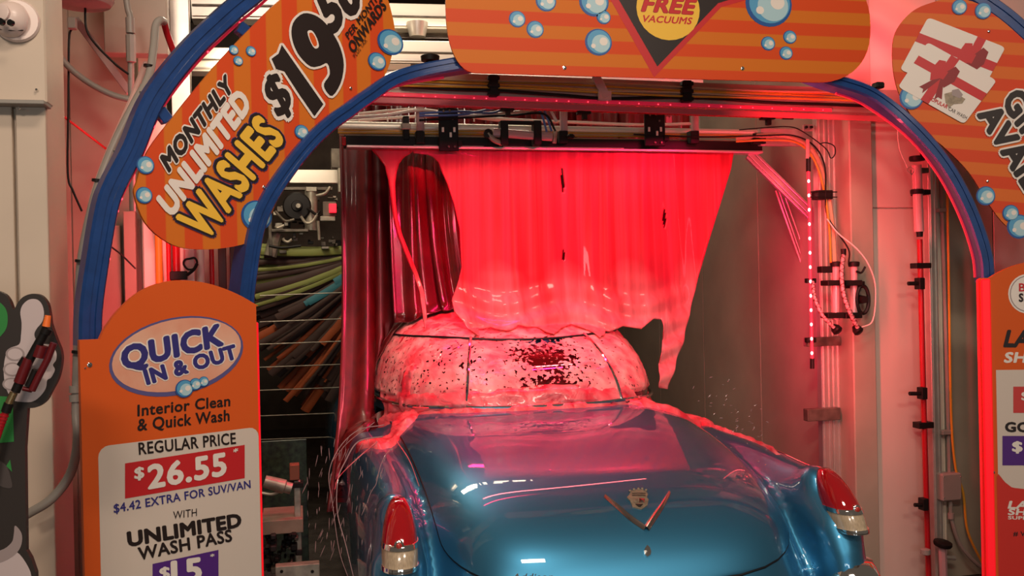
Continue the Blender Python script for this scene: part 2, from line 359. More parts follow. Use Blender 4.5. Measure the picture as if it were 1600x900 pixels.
# ================================================================ SETTING
def wallbox(name, x0, x1, y0, y1, z0, z1, m, bev=0.0):
    b = MB(); b.box(((x0 + x1) / 2, (y0 + y1) / 2, (z0 + z1) / 2), (x1 - x0, y1 - y0, z1 - z0), bev=bev); return tag(b.build(name, m), kind='structure')
HC = 4.9
wallbox('floor', -6, 8, -7, 13, -0.12, 0, M['floor'])
XR, YF = 2.95, 4.75          # right tunnel wall and the front wall beside it
wr = wallbox('wall_right', XR, XR + .12, YF, 12.0, 0, HC, M['wallgrey'])
wf = wallbox('wall_front', XR + .12, 7.5, YF, YF + .12, 0, HC, M['wallpink'])
for zc, hh in ((2.2, .004),): pass
wallbox('wall_back', -3.0, XR, 12.0, 12.1, 0, HC, M['dark'])
wl = wallbox('wall_left', -0.78, -0.30, 5.30, 5.38, 0, 2.62, M['wallgrey'])
wallbox('wall_tunnel', -1.02, -0.94, 5.40, 12.0, 0, 2.3, M['dark'])
wallbox('wall_recess', -4.2, -0.78, 5.30, 5.38, 0, HC, M['wallpink'])
wallbox('ceiling', -3.0, XR + .12, 5.0, 12.1, HC, HC + .1, M['dark'])
# recessed joints of the wall panels, each panel its own piece
def panels(parent, pts, name='wall_panel', m=None, gap=0.006, th=0.012, ax='y', pos=0):
    for a0, a1, z0, z1 in pts:
        b = MB(); w, h = a1 - a0 - gap, z1 - z0 - gap
        if ax == 'y': b.box(((a0 + a1) / 2, pos - th / 2, (z0 + z1) / 2), (w, th, h), bev=.003)
        else: b.box((pos - th / 2, (a0 + a1) / 2, (z0 + z1) / 2), (th, w, h), bev=.003)
        b.build(name, m, parent)
panels(wf, [(XR + .125, 3.52, 0, 2.08), (XR + .125, 3.52, 2.08, HC), (3.86, 5.0, 0, HC), (5.0, 6.2, 0, HC), (6.2, 7.4, 0, HC)], m=M['wallpink'], pos=YF)
panels(wf, [(3.52, 3.86, 0, HC)], m=M['wallgrey'], pos=YF)
panels(wr, [(4.88 + .9 * i, 5.78 + .9 * i, 0, HC) for i in range(7)], m=M['wallgrey'], ax='x', pos=XR)
panels(wl, [(-.775, -.54, 0, 2.6), (-.54, -.31, 0, 2.6)], m=M['wallgrey'], pos=5.30)
for a0, a1 in ((-4.2, -2.6), (-2.6, -1.62), (-1.62, -1.40), (-1.40, -1.13), (-1.13, -.79)):
    panels(wf if False else bpy.data.objects['wall_recess'], [(a0, a1, 0, HC)], m=M['wallpink'] if a0 not in (-1.40, -1.13) else M['wallgrey'], pos=5.30)
# sloping braces whose edges show on the right wall
b = MB(); b.box((XR + .06, YF - .02, 2.4), (.14, .05, 4.8), bev=.006); tag(b.build('trim_1', M['wallgrey']), kind='structure')

# front left column that carries the camera
def col_px(px, Y): return float(at(px, 300, Y=Y)[0])
YC = 3.55
xe = col_px(72, YC); xl = -3.6
c1 = MB(); c1.box(((xl + xe - .02) / 2, YC + .17, 1.05 + .1), (xe - .02 - xl, .30, 2.34), bev=.004)
zt = float(at(40, 157, Y=YC)[2])
colo = tag(MB().box(((xl + xe) / 2 - .02, YC + .30, 2.45), (xe - xl - .05, .40, 4.9)).build('wall_column', M['wall']), kind='structure')
for i, (pa, pb) in enumerate(((-150, -60), (-60, 16), (16, 103))):
    # lower panels lean with the photo's column: edge at 72 (top) to 103 (bottom) comes from the camera's roll
    a0 = col_px(pa, YC); a1 = xe - .01 if i == 2 else col_px(pb - 3, YC)
    panels(colo, [(a0, a1, 0, zt)], m=M['wall'], pos=YC + .10, th=.03)
b = MB(); b.box(((xl + xe) / 2, YC + .085, (zt + 4.9) / 2 + .0), (xe - xl, .09, 4.9 - zt), bev=.006); b.build('wall_cladding', M['wall'], colo)
b = MB(); b.box(((xl + xe) / 2, YC + .05, zt - .004), (xe - xl, .10, .014), bev=.002); b.build('drip_edge', M['greypvc'], colo)
for px, py in ((57, 140), (30, 169)):
    p = at(px, py, Y=YC + .03); b = MB(); b.lathe(p, (0, -1, 0), [(0, .005), (.003, .004)], 8); b.build('screw', M['chrome'], colo)

# security camera
p = at(27, 34, Y=YC + .04); e = empty('dome_camera', p, 'white dome security camera on the wall column at upper left', 'camera')
b = MB(); b.lathe((0, 0, 0), (0.1, -1, 0), [(0, .072), (.012, .074), (.022, .068)], 28); b.build('base', M['camwhite'], e, True)
b = MB(); prof = [(.02 + .062 * math.sin(t), .062 * math.cos(t)) for t in [i * math.pi / 2 / 9 for i in range(10)]]
b.lathe((-.006, 0, 0), (-.35, -1, 0), prof, 28); b.build('dome', M['camwhite'], e, True)
b = MB(); b.lathe((-.028, -.074, .008), (-.35, -1, .05), [(0, .030), (.008, .030), (.010, .026)], 24); f_ = b.build('face', M['camwhite'], e, True)
for nm, px_, py_, r_ in (('lens', 4, 35, .012), ('sensor', 18.5, 36.5, .011)):
    q_ = at(px_, py_, Y=YC - .062) - np.array(e.location); b = MB(); b.lathe(q_, (-.35, -1, .05), [(0, r_), (.012, r_ * .95)], 20); b.build(nm, M['glassblk'], e, True)
b = MB(); b.tube([(-.07, -.028, -.028), (-.04, -.055, -.042), (-.005, -.06, -.046), (.03, -.045, -.04)], .0018, 6); b.build('seam', M['black'], e)

# ================================================================ ARCH
YA = 4.2
JL = at(650, 450, Y=YA); JR = at(1375, 450, Y=YA); JL[2] = 0; JR[2] = 0
FC = Frame((float(JL[0]), YA, 0), 0.0); FL = Frame(JL, R_(29.5)); FR = Frame(JR, R_(-20.5))
def fr_of(px): return FL if px < 650 else (FR if px > 1375 else FC)
def sweep(mb, pts, nrm, prof, cap=True):
    n = len(pts); P = [np.array(p) for p in pts]; k = len(prof); vs = []
    for i in range(n):
        T = P[min(i + 1, n - 1)] - P[max(i - 1, 0)]; T = T / np.linalg.norm(T); N = np.array(nrm[i]); N = N - T * (N @ T); N /= np.linalg.norm(N); Rr = np.cross(N, T)
        for a, c in prof: vs.append(P[i] + Rr * a + N * c)
    fs = [(i * k + j, i * k + (j + 1) % k, (i + 1) * k + (j + 1) % k, (i + 1) * k + j) for i in range(n - 1) for j in range(k)]
    if cap: fs += [tuple(range(k))[::-1], tuple((n - 1) * k + j for j in range(k))]
    mb.add(vs, fs)
arch = empty('entrance_arch', (1.6, YA, 0), 'blue double curved metal arch over the wash entrance', 'arch')
def rail(px, w, d, off, name='rail'):
    pts = []; nr = []
    for x, y in px:
        f = fr_of(x); u, v = f.uv(x, y, off); pts.append(f.w(u, v, off)); nr.append(-f.n)
    sp = smoothpath(pts, 6); sn = smoothpath(nr, 6)
    h = w / 2; prof = [(-h, -d), (-h, -.012), (-h + .008, 0), (-h * .35, 0), (-h * .30, -.007), (h * .15, -.007), (h * .2, 0), (h - .008, 0), (h, -.012), (h, -d)]
    mb = MB(); sweep(mb, sp, sn, prof); return sp, sn, world_parent(mb.build(name, M['blue'], None, True, 30), arch)
OUT = [(143, 540), (144, 490), (151, 432), (168, 330), (181, 290), (210, 233), (243, 155), (297, 83), (345, 35), (392, -5), (480, -68), (650, -130), (900, -160), (1150, -145), (1375, -80), (1470, -42), (1541, 0), (1600, 46), (1690, 140), (1745, 260), (1775, 432)]
INN = [(388, 490), (390, 450), (404, 360), (424, 310), (457, 260), (490, 220), (520, 192), (548, 172), (580, 149), (629, 119), (715, 99), (850, 82), (1040, 76), (1200, 90), (1300, 122), (1367, 146), (1430, 198), (1482, 260), (1519, 330), (1541, 395), (1546, 440)]
spo, sno, _ = rail(OUT, .078, .07, 0.0, 'outer_rail')
spi, sni, _ = rail(INN, .062, .11, -0.03, 'inner_rail')
# legs of the arch down to the floor behind the price boards
for x, y, off in ((172, 535, .0), (388, 485, -.03), (1575, 440, -.03), (1775, 432, 0)):
    f = fr_of(x); u, v = f.uv(x, y, off); p = f.w(u, v, off + .05); b = MB(); b.beam((p[0], p[1], 0), (p[0], p[1], v), .085, .09); world_parent(b.build('leg', M['blue']), arch)
# glued red lamp strips along the inside edges
def strip_along(sp, sn, i0, i1, side, dn, mt, w=.010, nm='lamp_strip'):
    b = MB(); sweep(b, sp[i0:i1], sn[i0:i1], [(side - w / 2, dn - w / 2), (side - w / 2, dn + w / 2), (side + w / 2, dn + w / 2), (side + w / 2, dn - w / 2)]); return world_parent(b.build(nm, mt), arch)
strip_along(spo, sno, 0, 62, -.054, -.075, M['ledstrip'])
strip_along(spi, sni, 0, 60, -.035, -.09, M['ledstrip'])
strip_along(spi, sni, 86, 120, -.035, -.09, M['ledstrip'])
for sp, side, idx in ((spo, -.056, (14, 19, 23, 34, 45, 52)),):
    for i in idx:
        T = sp[i + 1] - sp[i]; T /= np.linalg.norm(T); N = np.array(sno[i]); Rr = np.cross(N, T); p = sp[i] + Rr * side + N * (-.072)
        b = MB(); b.box(p, (.010, .010, .010), bev=.003); world_parent(b.build('lamp_diode', M['stripdot']), arch)
# small brackets joining the rails and panels
for a, c in (((248, 186), (262, 176)), ((372, 42), (392, 58))):
    f = FL; b = MB(); p = f.w(*f.uv(*a, .04), .04); q = f.w(*f.uv(*c, .04), .04); b.beam(p, q, .035, .05); world_parent(b.build('bracket', M['blue']), arch)
for px, py in ((1372, 134),):
    f = FC; p = f.w(*f.uv(px, py, .0), .0); b = MB(); b.box(p, (.045, .05, .03), bev=.006); world_parent(b.build('clamp', M['black']), arch)
p = at(672, 92, Y=4.45); b = MB(); b.lathe(p, (0, 0, 1), [(-.03, .02), (-.012, .02), (-.010, .042), (.012, .045), (.016, .04)], 16); world_parent(b.build('knob', M['black'], None, True), arch)

# ================================================================ PANELS ON THE ARCH
def board(fr, outline_px, y0, y1, mt, nm, label, cat, edge=None, smooth=4, group=None, local=None):
    e = empty(nm, fr.o, label, cat, group, fr.a); b = MB()
    poly = local or [fr.uv(*p) for p in outline_px]
    if smooth: poly = [tuple(p) for p in smoothpoly(poly, smooth)]
    b.prism(poly, y0, y1); o = b.build('board', mt, e); return e, o
M['stripeL'] = stripe_mat('orange_upright_stripe_print', 'X', .138, OR1, OR2)
M['stripeC'] = stripe_mat('orange_level_stripe_print', 'Z', .118, OR1, OR2, phase=.30)
M['stripeR'] = stripe_mat('orange_slanting_stripe_print', 'Z', .118, (.70, .155, .03), (.68, .07, .022), slope=0.12)
LP = [(211, 305), (214, 285), (232, 235), (275, 178), (332, 108), (398, 38), (455, -12), (540, -48), (596, -20), (614, 25), (617, 60), (605, 112), (572, 150), (520, 192), (478, 240), (445, 290), (420, 345), (398, 374), (355, 387), (300, 389), (262, 378), (228, 348)]
eL, oL = board(FL, LP, .004, .018, M['stripeL'], 'curved_promotion_panel', 'orange striped curved panel advertising monthly unlimited washes, left on the blue arch', 'sign')
L = lambda *a, **k: letters(FL, eL, *a, **k)
L('MONTHLY', (264, 268), (364, 139), (251, 246), M['ink'], bold=.055, outline=.115, omat=M['white'])
L('UNLIMITED', (268, 338), (392, 165), (246, 311), M['white'], bold=.06)
L('WASHES', (321, 376), (443, 216), (277, 341), M['yellow'], bold=.045, outline=.105, omat=M['ink'], o2=.12, o2mat=M['navy'])
L('$', (436, 184), (457, 160), (409, 133), M['ink'], bold=.03, outline=.10, omat=M['white'])
def fat(polys, mt, y, off, name='numeral'):
    b = MB(); k_ = [(0, 0)] if off == 0 else [(off * math.cos(t), off * math.sin(t)) for t in [2 * math.pi * q / 12 for q in range(12)]]
    for i, (dx, dy) in enumerate(k_):
        for p in polys: flat(b, [FL.uv(x + dx, y_ + dy) for x, y_ in p], y + i * .00001)
    return b.build(name, mt, eL)
ONE = [(440, 70), (505, 163), (491, 182), (466, 146), (444, 112), (431, 108), (424, 92), (435, 84)]
NINE = [tuple(p) for p in smoothpoly([(455, 48), (460, 32), (474, 21), (492, 24), (508, 36), (521, 54), (532, 76), (537, 102), (532, 130), (519, 150), (509, 142), (506, 131), (515, 116), (511, 99), (500, 103), (485, 104), (468, 88), (458, 68)], 3)]
HOLE = [tuple(p) for p in smoothpoly([(480, 50), (487, 48), (494, 58), (498, 72), (492, 76), (485, 66)], 3)]
fat([ONE, NINE], M['white'], -.001, 3.6); fat([ONE, NINE], M['ink'], -.0015, 0); fat([HOLE], M['white'], -.0019, 0); fat([[(482 + (x - 488) * .7 + 6, 62 + (y - 62) * .75) for x, y in HOLE]], M['orange'], -.0023, 0)
L('50', (517, 52), (565, 8), (494, -2), M['ink'], bold=.055, outline=.125, omat=M['white'])
L('PER MONTH', (545, 62), (593, -2), (539, 53), M['ink'], bold=.02)
L('ONWARDS', (552, 84), (604, 12), (543, 70), M['ink'], bold=.035)
L('PLUS TAX', (555, 91), (574, 64), (551, 86), M['ink'], bold=.01)
for c in ((365, 78, 7.5), (392, 80, 8), (372, 95, 7.5), (227, 258, 14), (225, 305, 13), (471, 206, 11), (401, 337, 24), (610, 66, 20), (589, 96, 14)): bubble(FL, eL, *c)
for c in ((548, 138), (412, 292)): screw(FL, eL, *c)

def rr(u0, u1, v0, v1, rl, rr_, n=10):
    out = []
    for cx, cy, a0, rx in ((u1 - rr_, v1 - (v1 - v0) / 2, 90, rr_), (u1 - rr_, v0 + (v1 - v0) / 2, 0, rr_)):
        for k in range(n):
            t = R_(a0 - 90 * k / n); h = (v1 - v0) / 2; out.append((cx + rx * math.copysign(abs(math.cos(t)) ** .8, math.cos(t)), cy + h * math.copysign(abs(math.sin(t)) ** .8, math.sin(t))))
    for cx, a0 in ((u0 + rl, -90), (u0 + rl, -180)):
        for k in range(n):
            t = R_(a0 - 90 * k / n); h = (v1 - v0) / 2; out.append((cx + rl * math.copysign(abs(math.cos(t)) ** .8, math.cos(t)), (v0 + v1) / 2 + h * math.copysign(abs(math.sin(t)) ** .8, math.sin(t))))
    return out
FB = Frame((float(JL[0]), YA - .05, 0), 0.0)
u0, _ = FB.uv(697, 45); u1, _ = FB.uv(1360, 30); _, vb = FB.uv(1000, 121); vb2 = FB.uv(740, 117)[1]
vt_ = vb + .56; vm_ = (vb + vt_) / 2; hh_ = (vt_ - vb) / 2; bl = []
for k in range(25): t = R_(-90 + 180 * k / 24); bl.append((u1 - .30 + .30 * math.cos(t) ** .9 if math.cos(t) > 0 else u1 - .30, vm_ + hh_ * math.copysign(abs(math.sin(t)) ** .85, math.sin(t))))
for k in range(25): t = R_(90 + 180 * k / 24); bl.append((u0 + .13 - .13 * abs(math.cos(t)) ** .9, vm_ + hh_ * math.copysign(abs(math.sin(t)) ** .85, math.sin(t))))
eC, oC = board(FB, None, 0, .012, M['stripeC'], 'crossing_promotion_panel', 'orange level-striped panel advertising free vacuums at the top of the arch', 'sign', smooth=0, local=bl)
b = MB()
flat(b, [FB.uv(*p) for p in ((925, -48), (954, 0), (1022, 121), (1127, 11), (1180, -4), (1215, -30), (1200, -48))], -.0006, 0)
flat(b, [FB.uv(*p) for p in ((938, -48), (967, 0), (1027, 104), (1122, 5), (1172, -10), (1200, -30), (1190, -48))], -.0012, 1)
flat(b, disc(FB, 1044, 14, 49), -.0018, 2); b.build('emblem_print', [M['redprint'], M['ink'], M['yellow']], eC)
letters(FB, eC, 'FREE', (1003, 17), (1081, 22), (1010, -5), M['redprint'], y=-.0025, bold=.035, outline=.055, omat=M['maroon'])
letters(FB, eC, 'VACUUMS', (1002, 34), (1079, 38), (1005, 24), M['redprint'], y=-.0025, bold=.03)
for c in ((808, 30, 13), (836, 46, 13.5), (853, 2, 16), (935, 66, 21), (928, 3, 23), (943, 27, 11), (1201, 6, 36), (1200, 68, 11), (1234, 58, 10.5), (1228, 83, 10.5)): bubble(FB, eC, *c)
for c in ((882, 106), (1160, 107)): screw(FB, eC, *c, .009)

RP = [(1395, 75), (1402, 45), (1425, 18), (1455, 4), (1490, -3), (1530, 6), (1575, 38), (1625, 80), (1680, 150), (1715, 240), (1722, 310), (1700, 350), (1650, 370), (1600, 366), (1572, 352), (1545, 318), (1515, 270), (1478, 232), (1440, 200), (1412, 160), (1398, 120)]
eR, oR = board(FR, RP, .004, .018, M['stripeR'], 'curved_promotion_panel', 'orange striped curved panel with gift card print, right on the blue arch', 'sign')
b = MB()
def rpoly(pts, r=.12):
    P = [np.array(FR.uv(*p)) for p in pts]; out = []
    for i in range(4):
        a, c, d = P[i - 1], P[i], P[(i + 1) % 4]; p0 = c + (a - c) * r * .6; p1 = c + (d - c) * r * .5
        for t in (0, .25, .5, .75, 1): out.append(tuple((1 - t) ** 2 * p0 + 2 * t * (1 - t) * c + t * t * p1))
    return out
lerp = lambda p, q, t: (p[0] + (q[0] - p[0]) * t, p[1] + (q[1] - p[1]) * t)
def card(tl, tr, br, bl_, y, hb, vb_):
    flat(b, rpoly([tl, tr, br, bl_]), y, 0)
    a0, a1 = hb; flat(b, [FR.uv(*lerp(tl, bl_, a0)), FR.uv(*lerp(tr, br, a0)), FR.uv(*lerp(tr, br, a1)), FR.uv(*lerp(tl, bl_, a1))], y - .0004, 1)
    a0, a1 = vb_; flat(b, [FR.uv(*lerp(tl, tr, a0)), FR.uv(*lerp(tl, tr, a1)), FR.uv(*lerp(bl_, br, a1)), FR.uv(*lerp(bl_, br, a0))], y - .0005, 1)
    q = lambda s, t: lerp(lerp(tl, tr, s), lerp(bl_, br, s), t)
    sc = (vb_[0] + vb_[1]) / 2; tc = (hb[0] + hb[1]) / 2
    for s0 in (-1, 1):
        flat(b, [FR.uv(*q(sc + s0 * ds, tc + dt)) for ds, dt in ((0, -.04), (.07, -.24), (.15, -.20), (.17, .02), (.10, .22), (0, .08))], y - .0009, 1 if s0 < 0 else 2)
        flat(b, [FR.uv(*q(sc + s0 * ds, tc + dt)) for ds, dt in ((.03, .06), (.17, .42), (.11, .42), (.09, .50), (0, .10))], y - .0007, 2)
    flat(b, [FR.uv(*q(sc + ds, tc + dt)) for ds, dt in ((-.035, -.08), (.035, -.08), (.035, .09), (-.035, .09))], y - .0013, 1)
    return q
card((1450, 27), (1571, 74), (1527, 156), (1406, 109), -.001, (.30, .46), (.64, .75))
q = card((1449, 66), (1557, 126), (1506, 194), (1403, 136), -.0032, (.30, .47), (.34, .46))
flat(b, [FR.uv(*p) for p in ((1475, 147), (1489, 143), (1508, 155), (1503, 162), (1490, 163), (1482, 169), (1477, 160))], -.0045, 3)
flat(b, [FR.uv(*p) for p in ((1487, 141), (1497, 139), (1504, 148), (1500, 154), (1487, 149))], -.005, 4)
b.build('gift_card_print', [M['white'], M['redprint'], M['maroon'], M['gold'], M['gloveshade']], eR)
letters(FR, eR, 'POPULAR', (1451, 156), (1479, 170), (1453, 151), M['redprint'], y=-.0055, bold=.03)
letters(FR, eR, 'CAR WASH', (1481, 172), (1509, 187), (1483, 167), M['ink'], y=-.0055)
letters(FR, eR, 'GIFT CARDS', (1566, 160), (1716, 395), (1593, 136), M['ink'], bold=.055, outline=.11, omat=M['white'], y=-.003)
letters(FR, eR, 'AVAILABLE', (1528, 180), (1668, 402), (1556, 160), M['ink'], bold=.055, outline=.11, omat=M['white'], y=-.003)
for c in ((1499, 11, 12), (1536, 17, 13), (1424, 152, 19), (1540, 306, 15), (1579, 333, 13), (1592, 354, 19)): bubble(FR, eR, *c)
for c in ((1545, 49), (1543, 283)): screw(FR, eR, *c)

# ================================================================ PRICE BOARDS
def clip_floor(p): return p
ul = FL.uv(128, 700)[0]; ur = FL.uv(408, 700)[0]
top = [FL.uv(*p) for p in ((129, 531), (156, 530), (165, 512), (188, 482), (220, 455), (255, 441), (290, 438), (330, 444), (370, 459), (404, 478))]
e = empty('left_price_board', FL.o, 'orange round-topped price board under the left end of the arch', 'sign', rz=FL.a); e.name = 'price_board'
poly = [(ul, 0), ] + [(ul, top[0][1])] + top[1:] + [(ur, top[-1][1]), (ur, 0)]
DB = -.16
class FS(Frame): pass
FSL = Frame(FL.o + FL.n * DB, FL.a)
ul = FSL.uv(128, 700)[0]; ur = FSL.uv(405, 700)[0]
top = [FSL.uv(*p) for p in ((129, 531), (156, 530), (165, 512), (188, 482), (220, 455), (255, 441), (290, 438), (330, 444), (370, 459), (404, 478))]
poly = [(ul, 0), (ul, top[0][1])] + [tuple(p) for p in smoothpath(top[1:], 4)] + [(ur, top[-1][1]), (ur, 0)]
e.location = FSL.o
b = MB(); b.prism(poly, 0, .02); b.build('board', M['orange'], e)
b = MB(); b.box((ur + .006, .03, (top[-1][1] - .06) / 2), (.012, .05, top[-1][1] - .06), bev=.004); b.build('lamp_strip', M['redlit'], e)
Lp = lambda *a, **k: letters(FSL, e, *a, **k)
# white price field with round upper corners
b = MB(); q0, q1, q2 = FSL.uv(153, 698), FSL.uv(404, 663), FSL.uv(153, 720)
ua = q0[0]; ub = ur - .002; vt = q0[1]; r = .035
pf = [(ua, 0.02), (ua, vt - r)] + [(ua + r - r * math.cos(R_(t)), vt - r + r * math.sin(R_(t))) for t in (20, 45, 70, 90)] + [(ub - r + r * math.sin(R_(t)), vt - r + r * math.cos(R_(t))) for t in (0, 20, 45, 70, 90)] + [(ub, .02)]
flat(b, pf, -.001); b.build('price_field', M['cream'], e)
# oval with logo lettering
cx, cy = 280, 556; c_ = FSL.uv(cx, cy)
def oval(y, a, bb, ang, mi, bld, dx=0, dy=0):
    ex = np.array(FSL.uv(cx + 50, cy)) - c_; ey = np.array(FSL.uv(cx, cy - 50)) - c_; pts = []
    for k in range(40):
        t = 2 * math.pi * k / 40; x = a * math.cos(t); z = bb * math.sin(t); xr = x * math.cos(ang) - z * math.sin(ang) + dx; zr = x * math.sin(ang) + z * math.cos(ang) + dy
        pts.append(tuple(np.array(c_) + ex * xr / 50 + ey * zr / 50))
    flat(bld, pts, y, mi)
b = MB(); oval(-.0012, 104, 60, R_(13), 0, b); oval(-.0018, 100, 55, R_(13), 1, b, 0, 2); b.build('oval_print', [mat('slate_blue_print', (.10, .09, .24), .45), mat('peach_print', (.72, .42, .30), .45, var=.3, vscale=5, dirt=(.70, .24, .14))], e)
Lp('QUICK', (193, 577), (347, 538), (189, 544), M['navy'], y=-.004, bold=.055, outline=.10, omat=M['white'])
Lp('IN & OUT', (230, 600), (370, 559), (224, 579), M['navy'], y=-.004, bold=.055, outline=.11, omat=M['white'])
for c in ((287, 607, 14), (304, 600, 9.5), (317, 596, 8)): bubble(FSL, e, *c, y=-.006)
Lp('Interior Clean', (215, 650), (359, 634), (215, 633), M['ink'], bold=.025)
Lp('& Quick Wash', (215, 673), (358, 657), (215, 655), M['ink'], bold=.025)
Lp('REGULAR PRICE', (217, 710), (368, 693), (216, 692), M['ink'], y=-.003, bold=.02)
b = MB(); A0 = FSL.uv(195, 724); A1 = FSL.uv(382, 695); A2 = FSL.uv(382, 747); A3 = FSL.uv(195, 779)
flat(b, [A0, A1, A2, A3], -.002); b.build('price_box', M['redprint'], e)
Lp('26.55', (232, 763), (352, 741), (231, 728), M['white'], y=-.004, bold=.035)
Lp('$', (210, 748), (224, 746), (210, 731), M['white'], y=-.004, bold=.03)
Lp('*', (364, 711), (371, 709), (364, 702), M['white'], y=-.004, bold=.02)
Lp('$4.42 EXTRA FOR SUV/VAN', (178, 801), (391, 762), (177, 788), M['navy'], y=-.003, bold=.02)
Lp('WITH', (270, 811), (307, 806), (270, 799), M['ink'], y=-.003, bold=-.01)
Lp('UNLIMITED', (201, 853), (376, 822), (199, 832), M['ink'], y=-.003, bold=.05)
Lp('WASH PASS', (217, 875), (362, 845), (215, 856), M['ink'], y=-.003, bold=.03)
b = MB(); flat(b, [FSL.uv(*p) for p in ((238, 881), (341, 859), (341, 930), (238, 952))], -.002); b.build('price_box', M['purple'], e)
Lp('15', (269, 912), (313, 905), (268, 878), M['white'], y=-.004, bold=.04); Lp('$', (249, 905), (264, 903), (249, 887), M['white'], y=-.004, bold=.03)
Lp('*', (328, 873), (334, 872), (328, 866), M['white'], y=-.004, bold=.02)
screw(FSL, e, 140, 570, .008); screw(FSL, e, 128 + 5, 575, .003)

# right price board
FSR = Frame(FR.o + FR.n * -.10, FR.a)
e = empty('price_board', FSR.o, 'orange and red price board with red lit edge under the right arch end', 'sign', rz=FSR.a)
ul = FSR.uv(1551, 640)[0]; ue = FSR.uv(1536, 640)[0]; ur = ul + .62
vt = FSR.uv(1548, 434)[1]
top = [(ue, vt), (ul, vt)] + [FSR.uv(*p) for p in ((1560, 426), (1580, 417), (1600, 411))]
tt = top[-1]; top += [(tt[0] + .12, tt[1] + .02), (tt[0] + .26, tt[1] - .01), (tt[0] + .38, tt[1] - .08)]
ur = top[-1][0]
poly = [(ue, 0), (ue, vt)] + [tuple(p) for p in smoothpath(top[1:], 4)] + [(ur, 0)]
b = MB(); b.prism(poly, 0, .03); b.build('board', M['orange'], e)
b = MB(); b.box(((ue + ul) / 2, .03, (vt - .005) / 2 + .005), (ul - ue, .075, vt - .015), bev=.006); b.build('redlit_edge', M['redlit'], e)  # side face lit red by strip lamps, its glow set in the material
vg = FSR.uv(1560, 578)[1]; vr = FSR.uv(1553, 741)[1]; vr2 = FSR.uv(1600, 764)[1]
b = MB(); k0 = ul + .018
flat(b, [(k0, vr), (k0, vg), (ur - .02, vg), (ur - .02, vr2)] + [tuple(p) for p in smoothpath([(ur - .02, vr2 - .02), FSR.uv(1600, 764), FSR.uv(1575, 757), (k0 + .004, vr)], 4)][1:], -.001, 0)
flat(b, [(k0 - .006, .02), (k0 - .006, vr - .012)] + [tuple(p) for p in smoothpath([(k0, vr), FSR.uv(1575, 757), FSR.uv(1600, 764), (ur - .02, vr2 - .02)], 4)] + [(ur - .02, .02)], -.0018, 1)
b.build('price_field', [M['cream'], M['redlow']], e)
b = MB(); flat(b, disc(FSR, 1606, 459, 31), -.001, 0); flat(b, disc(FSR, 1606, 459, 28.5), -.0016, 1); flat(b, disc(FSR, 1606, 459, 27), -.0022, 0); b.build('round_print', [M['white'], M['gloveshade']], e)
Rp = lambda *a, **k: letters(FSR, e, *a, **k)
Rp('BEST', (1592, 455), (1634, 455), (1592, 443), M['redprint'], y=-.004, bold=.02)
Rp('SHINE', (1592, 471), (1636, 471), (1592, 459), M['ink'], y=-.004, bold=.04)
Rp('LAVA', (1569, 541), (1650, 542), (1575, 517), M['ink'], bold=.05)
Rp('SHINE', (1569, 566), (1650, 566), (1572, 551), M['white'], bold=.04)
b = MB(); flat(b, [FSR.uv(*p) for p in ((1583, 604), (1660, 604), (1660, 645), (1583, 645))], -.0025, 0); flat(b, [FSR.uv(*p) for p in ((1566, 681), (1660, 681), (1660, 727), (1566, 727))], -.0025, 1)
b.build('price_box', [mat('faded_red_print', (.58, .05, .045), .45), M['purple']], e)
Rp('$ 33', (1596, 625), (1640, 626), (1596, 612), M['white'], y=-.004, bold=.03)
Rp('GOLD', (1571, 674), (1640, 675), (1571, 660), M['ink'], y=-.003, bold=.045)
Rp('$ 20', (1582, 705), (1640, 706), (1582, 690), M['white'], y=-.004, bold=.04)
Rp('LAVA', (1575, 794), (1640, 795), (1578, 783), M['white'], y=-.003, bold=.04); Rp('SHINE', (1575, 804), (1640, 805), (1577, 795), M['white'], y=-.003, bold=.04); Rp('SUPER', (1575, 811), (1612, 812), (1575, 806), M['white'], y=-.003, bold=.03)
Rp('# WASH', (1583, 837), (1630, 838), (1583, 830), M['ink'], y=-.003, bold=.02)
screw(FSR, e, 1552, 738, .007)
# ================================================================ RIGHT SIDE EQUIPMENT
def T(px, Y): return [at(x, y, Y=Y) for x, y in px]
def tubepx(name, pts, r, mt, Y, label=None, cat=None, parent=None, group=None, n=8, sm=6):
    P = [at(p[0], p[1], Y=(p[2] if len(p) > 2 else Y)) for p in pts]
    if sm and len(P) > 2: P = smoothpath(P, sm)
    b = MB(); b.tube(P, r, n); o = b.build(name, mt, None, True)
    if parent: world_parent(o, parent)
    if label: tag(o, label, cat, group)
    return o
def blk(name, px0, px1, Y, d, mt, parent=None, bev=.003, label=None, cat=None, floor=False):
    """upright box seen between two pixel corners at depth Y, d deep"""
    p = at(*px0, Y=Y); q = at(*px1, Y=Y); b = MB()
    if floor: q[2] = 0.0
    b.box(((p[0] + q[0]) / 2, Y + d / 2, (p[2] + q[2]) / 2), (abs(q[0] - p[0]), d, abs(q[2] - p[2])), bev=bev); o = b.build(name, mt)
    if parent: world_parent(o, parent)
    if label: tag(o, label, cat)
    return o
def extr(mb, x, y, z0, z1, w, d):
    """slotted upright aluminium extrusion"""
    mb.box((x, y, (z0 + z1) / 2), (w, d, z1 - z0), bev=.003)
    for k in (-.25, .25): mb.box((x + k * w, y - d / 2 - .003, (z0 + z1) / 2), (w * .16, .008, z1 - z0), bev=.001)
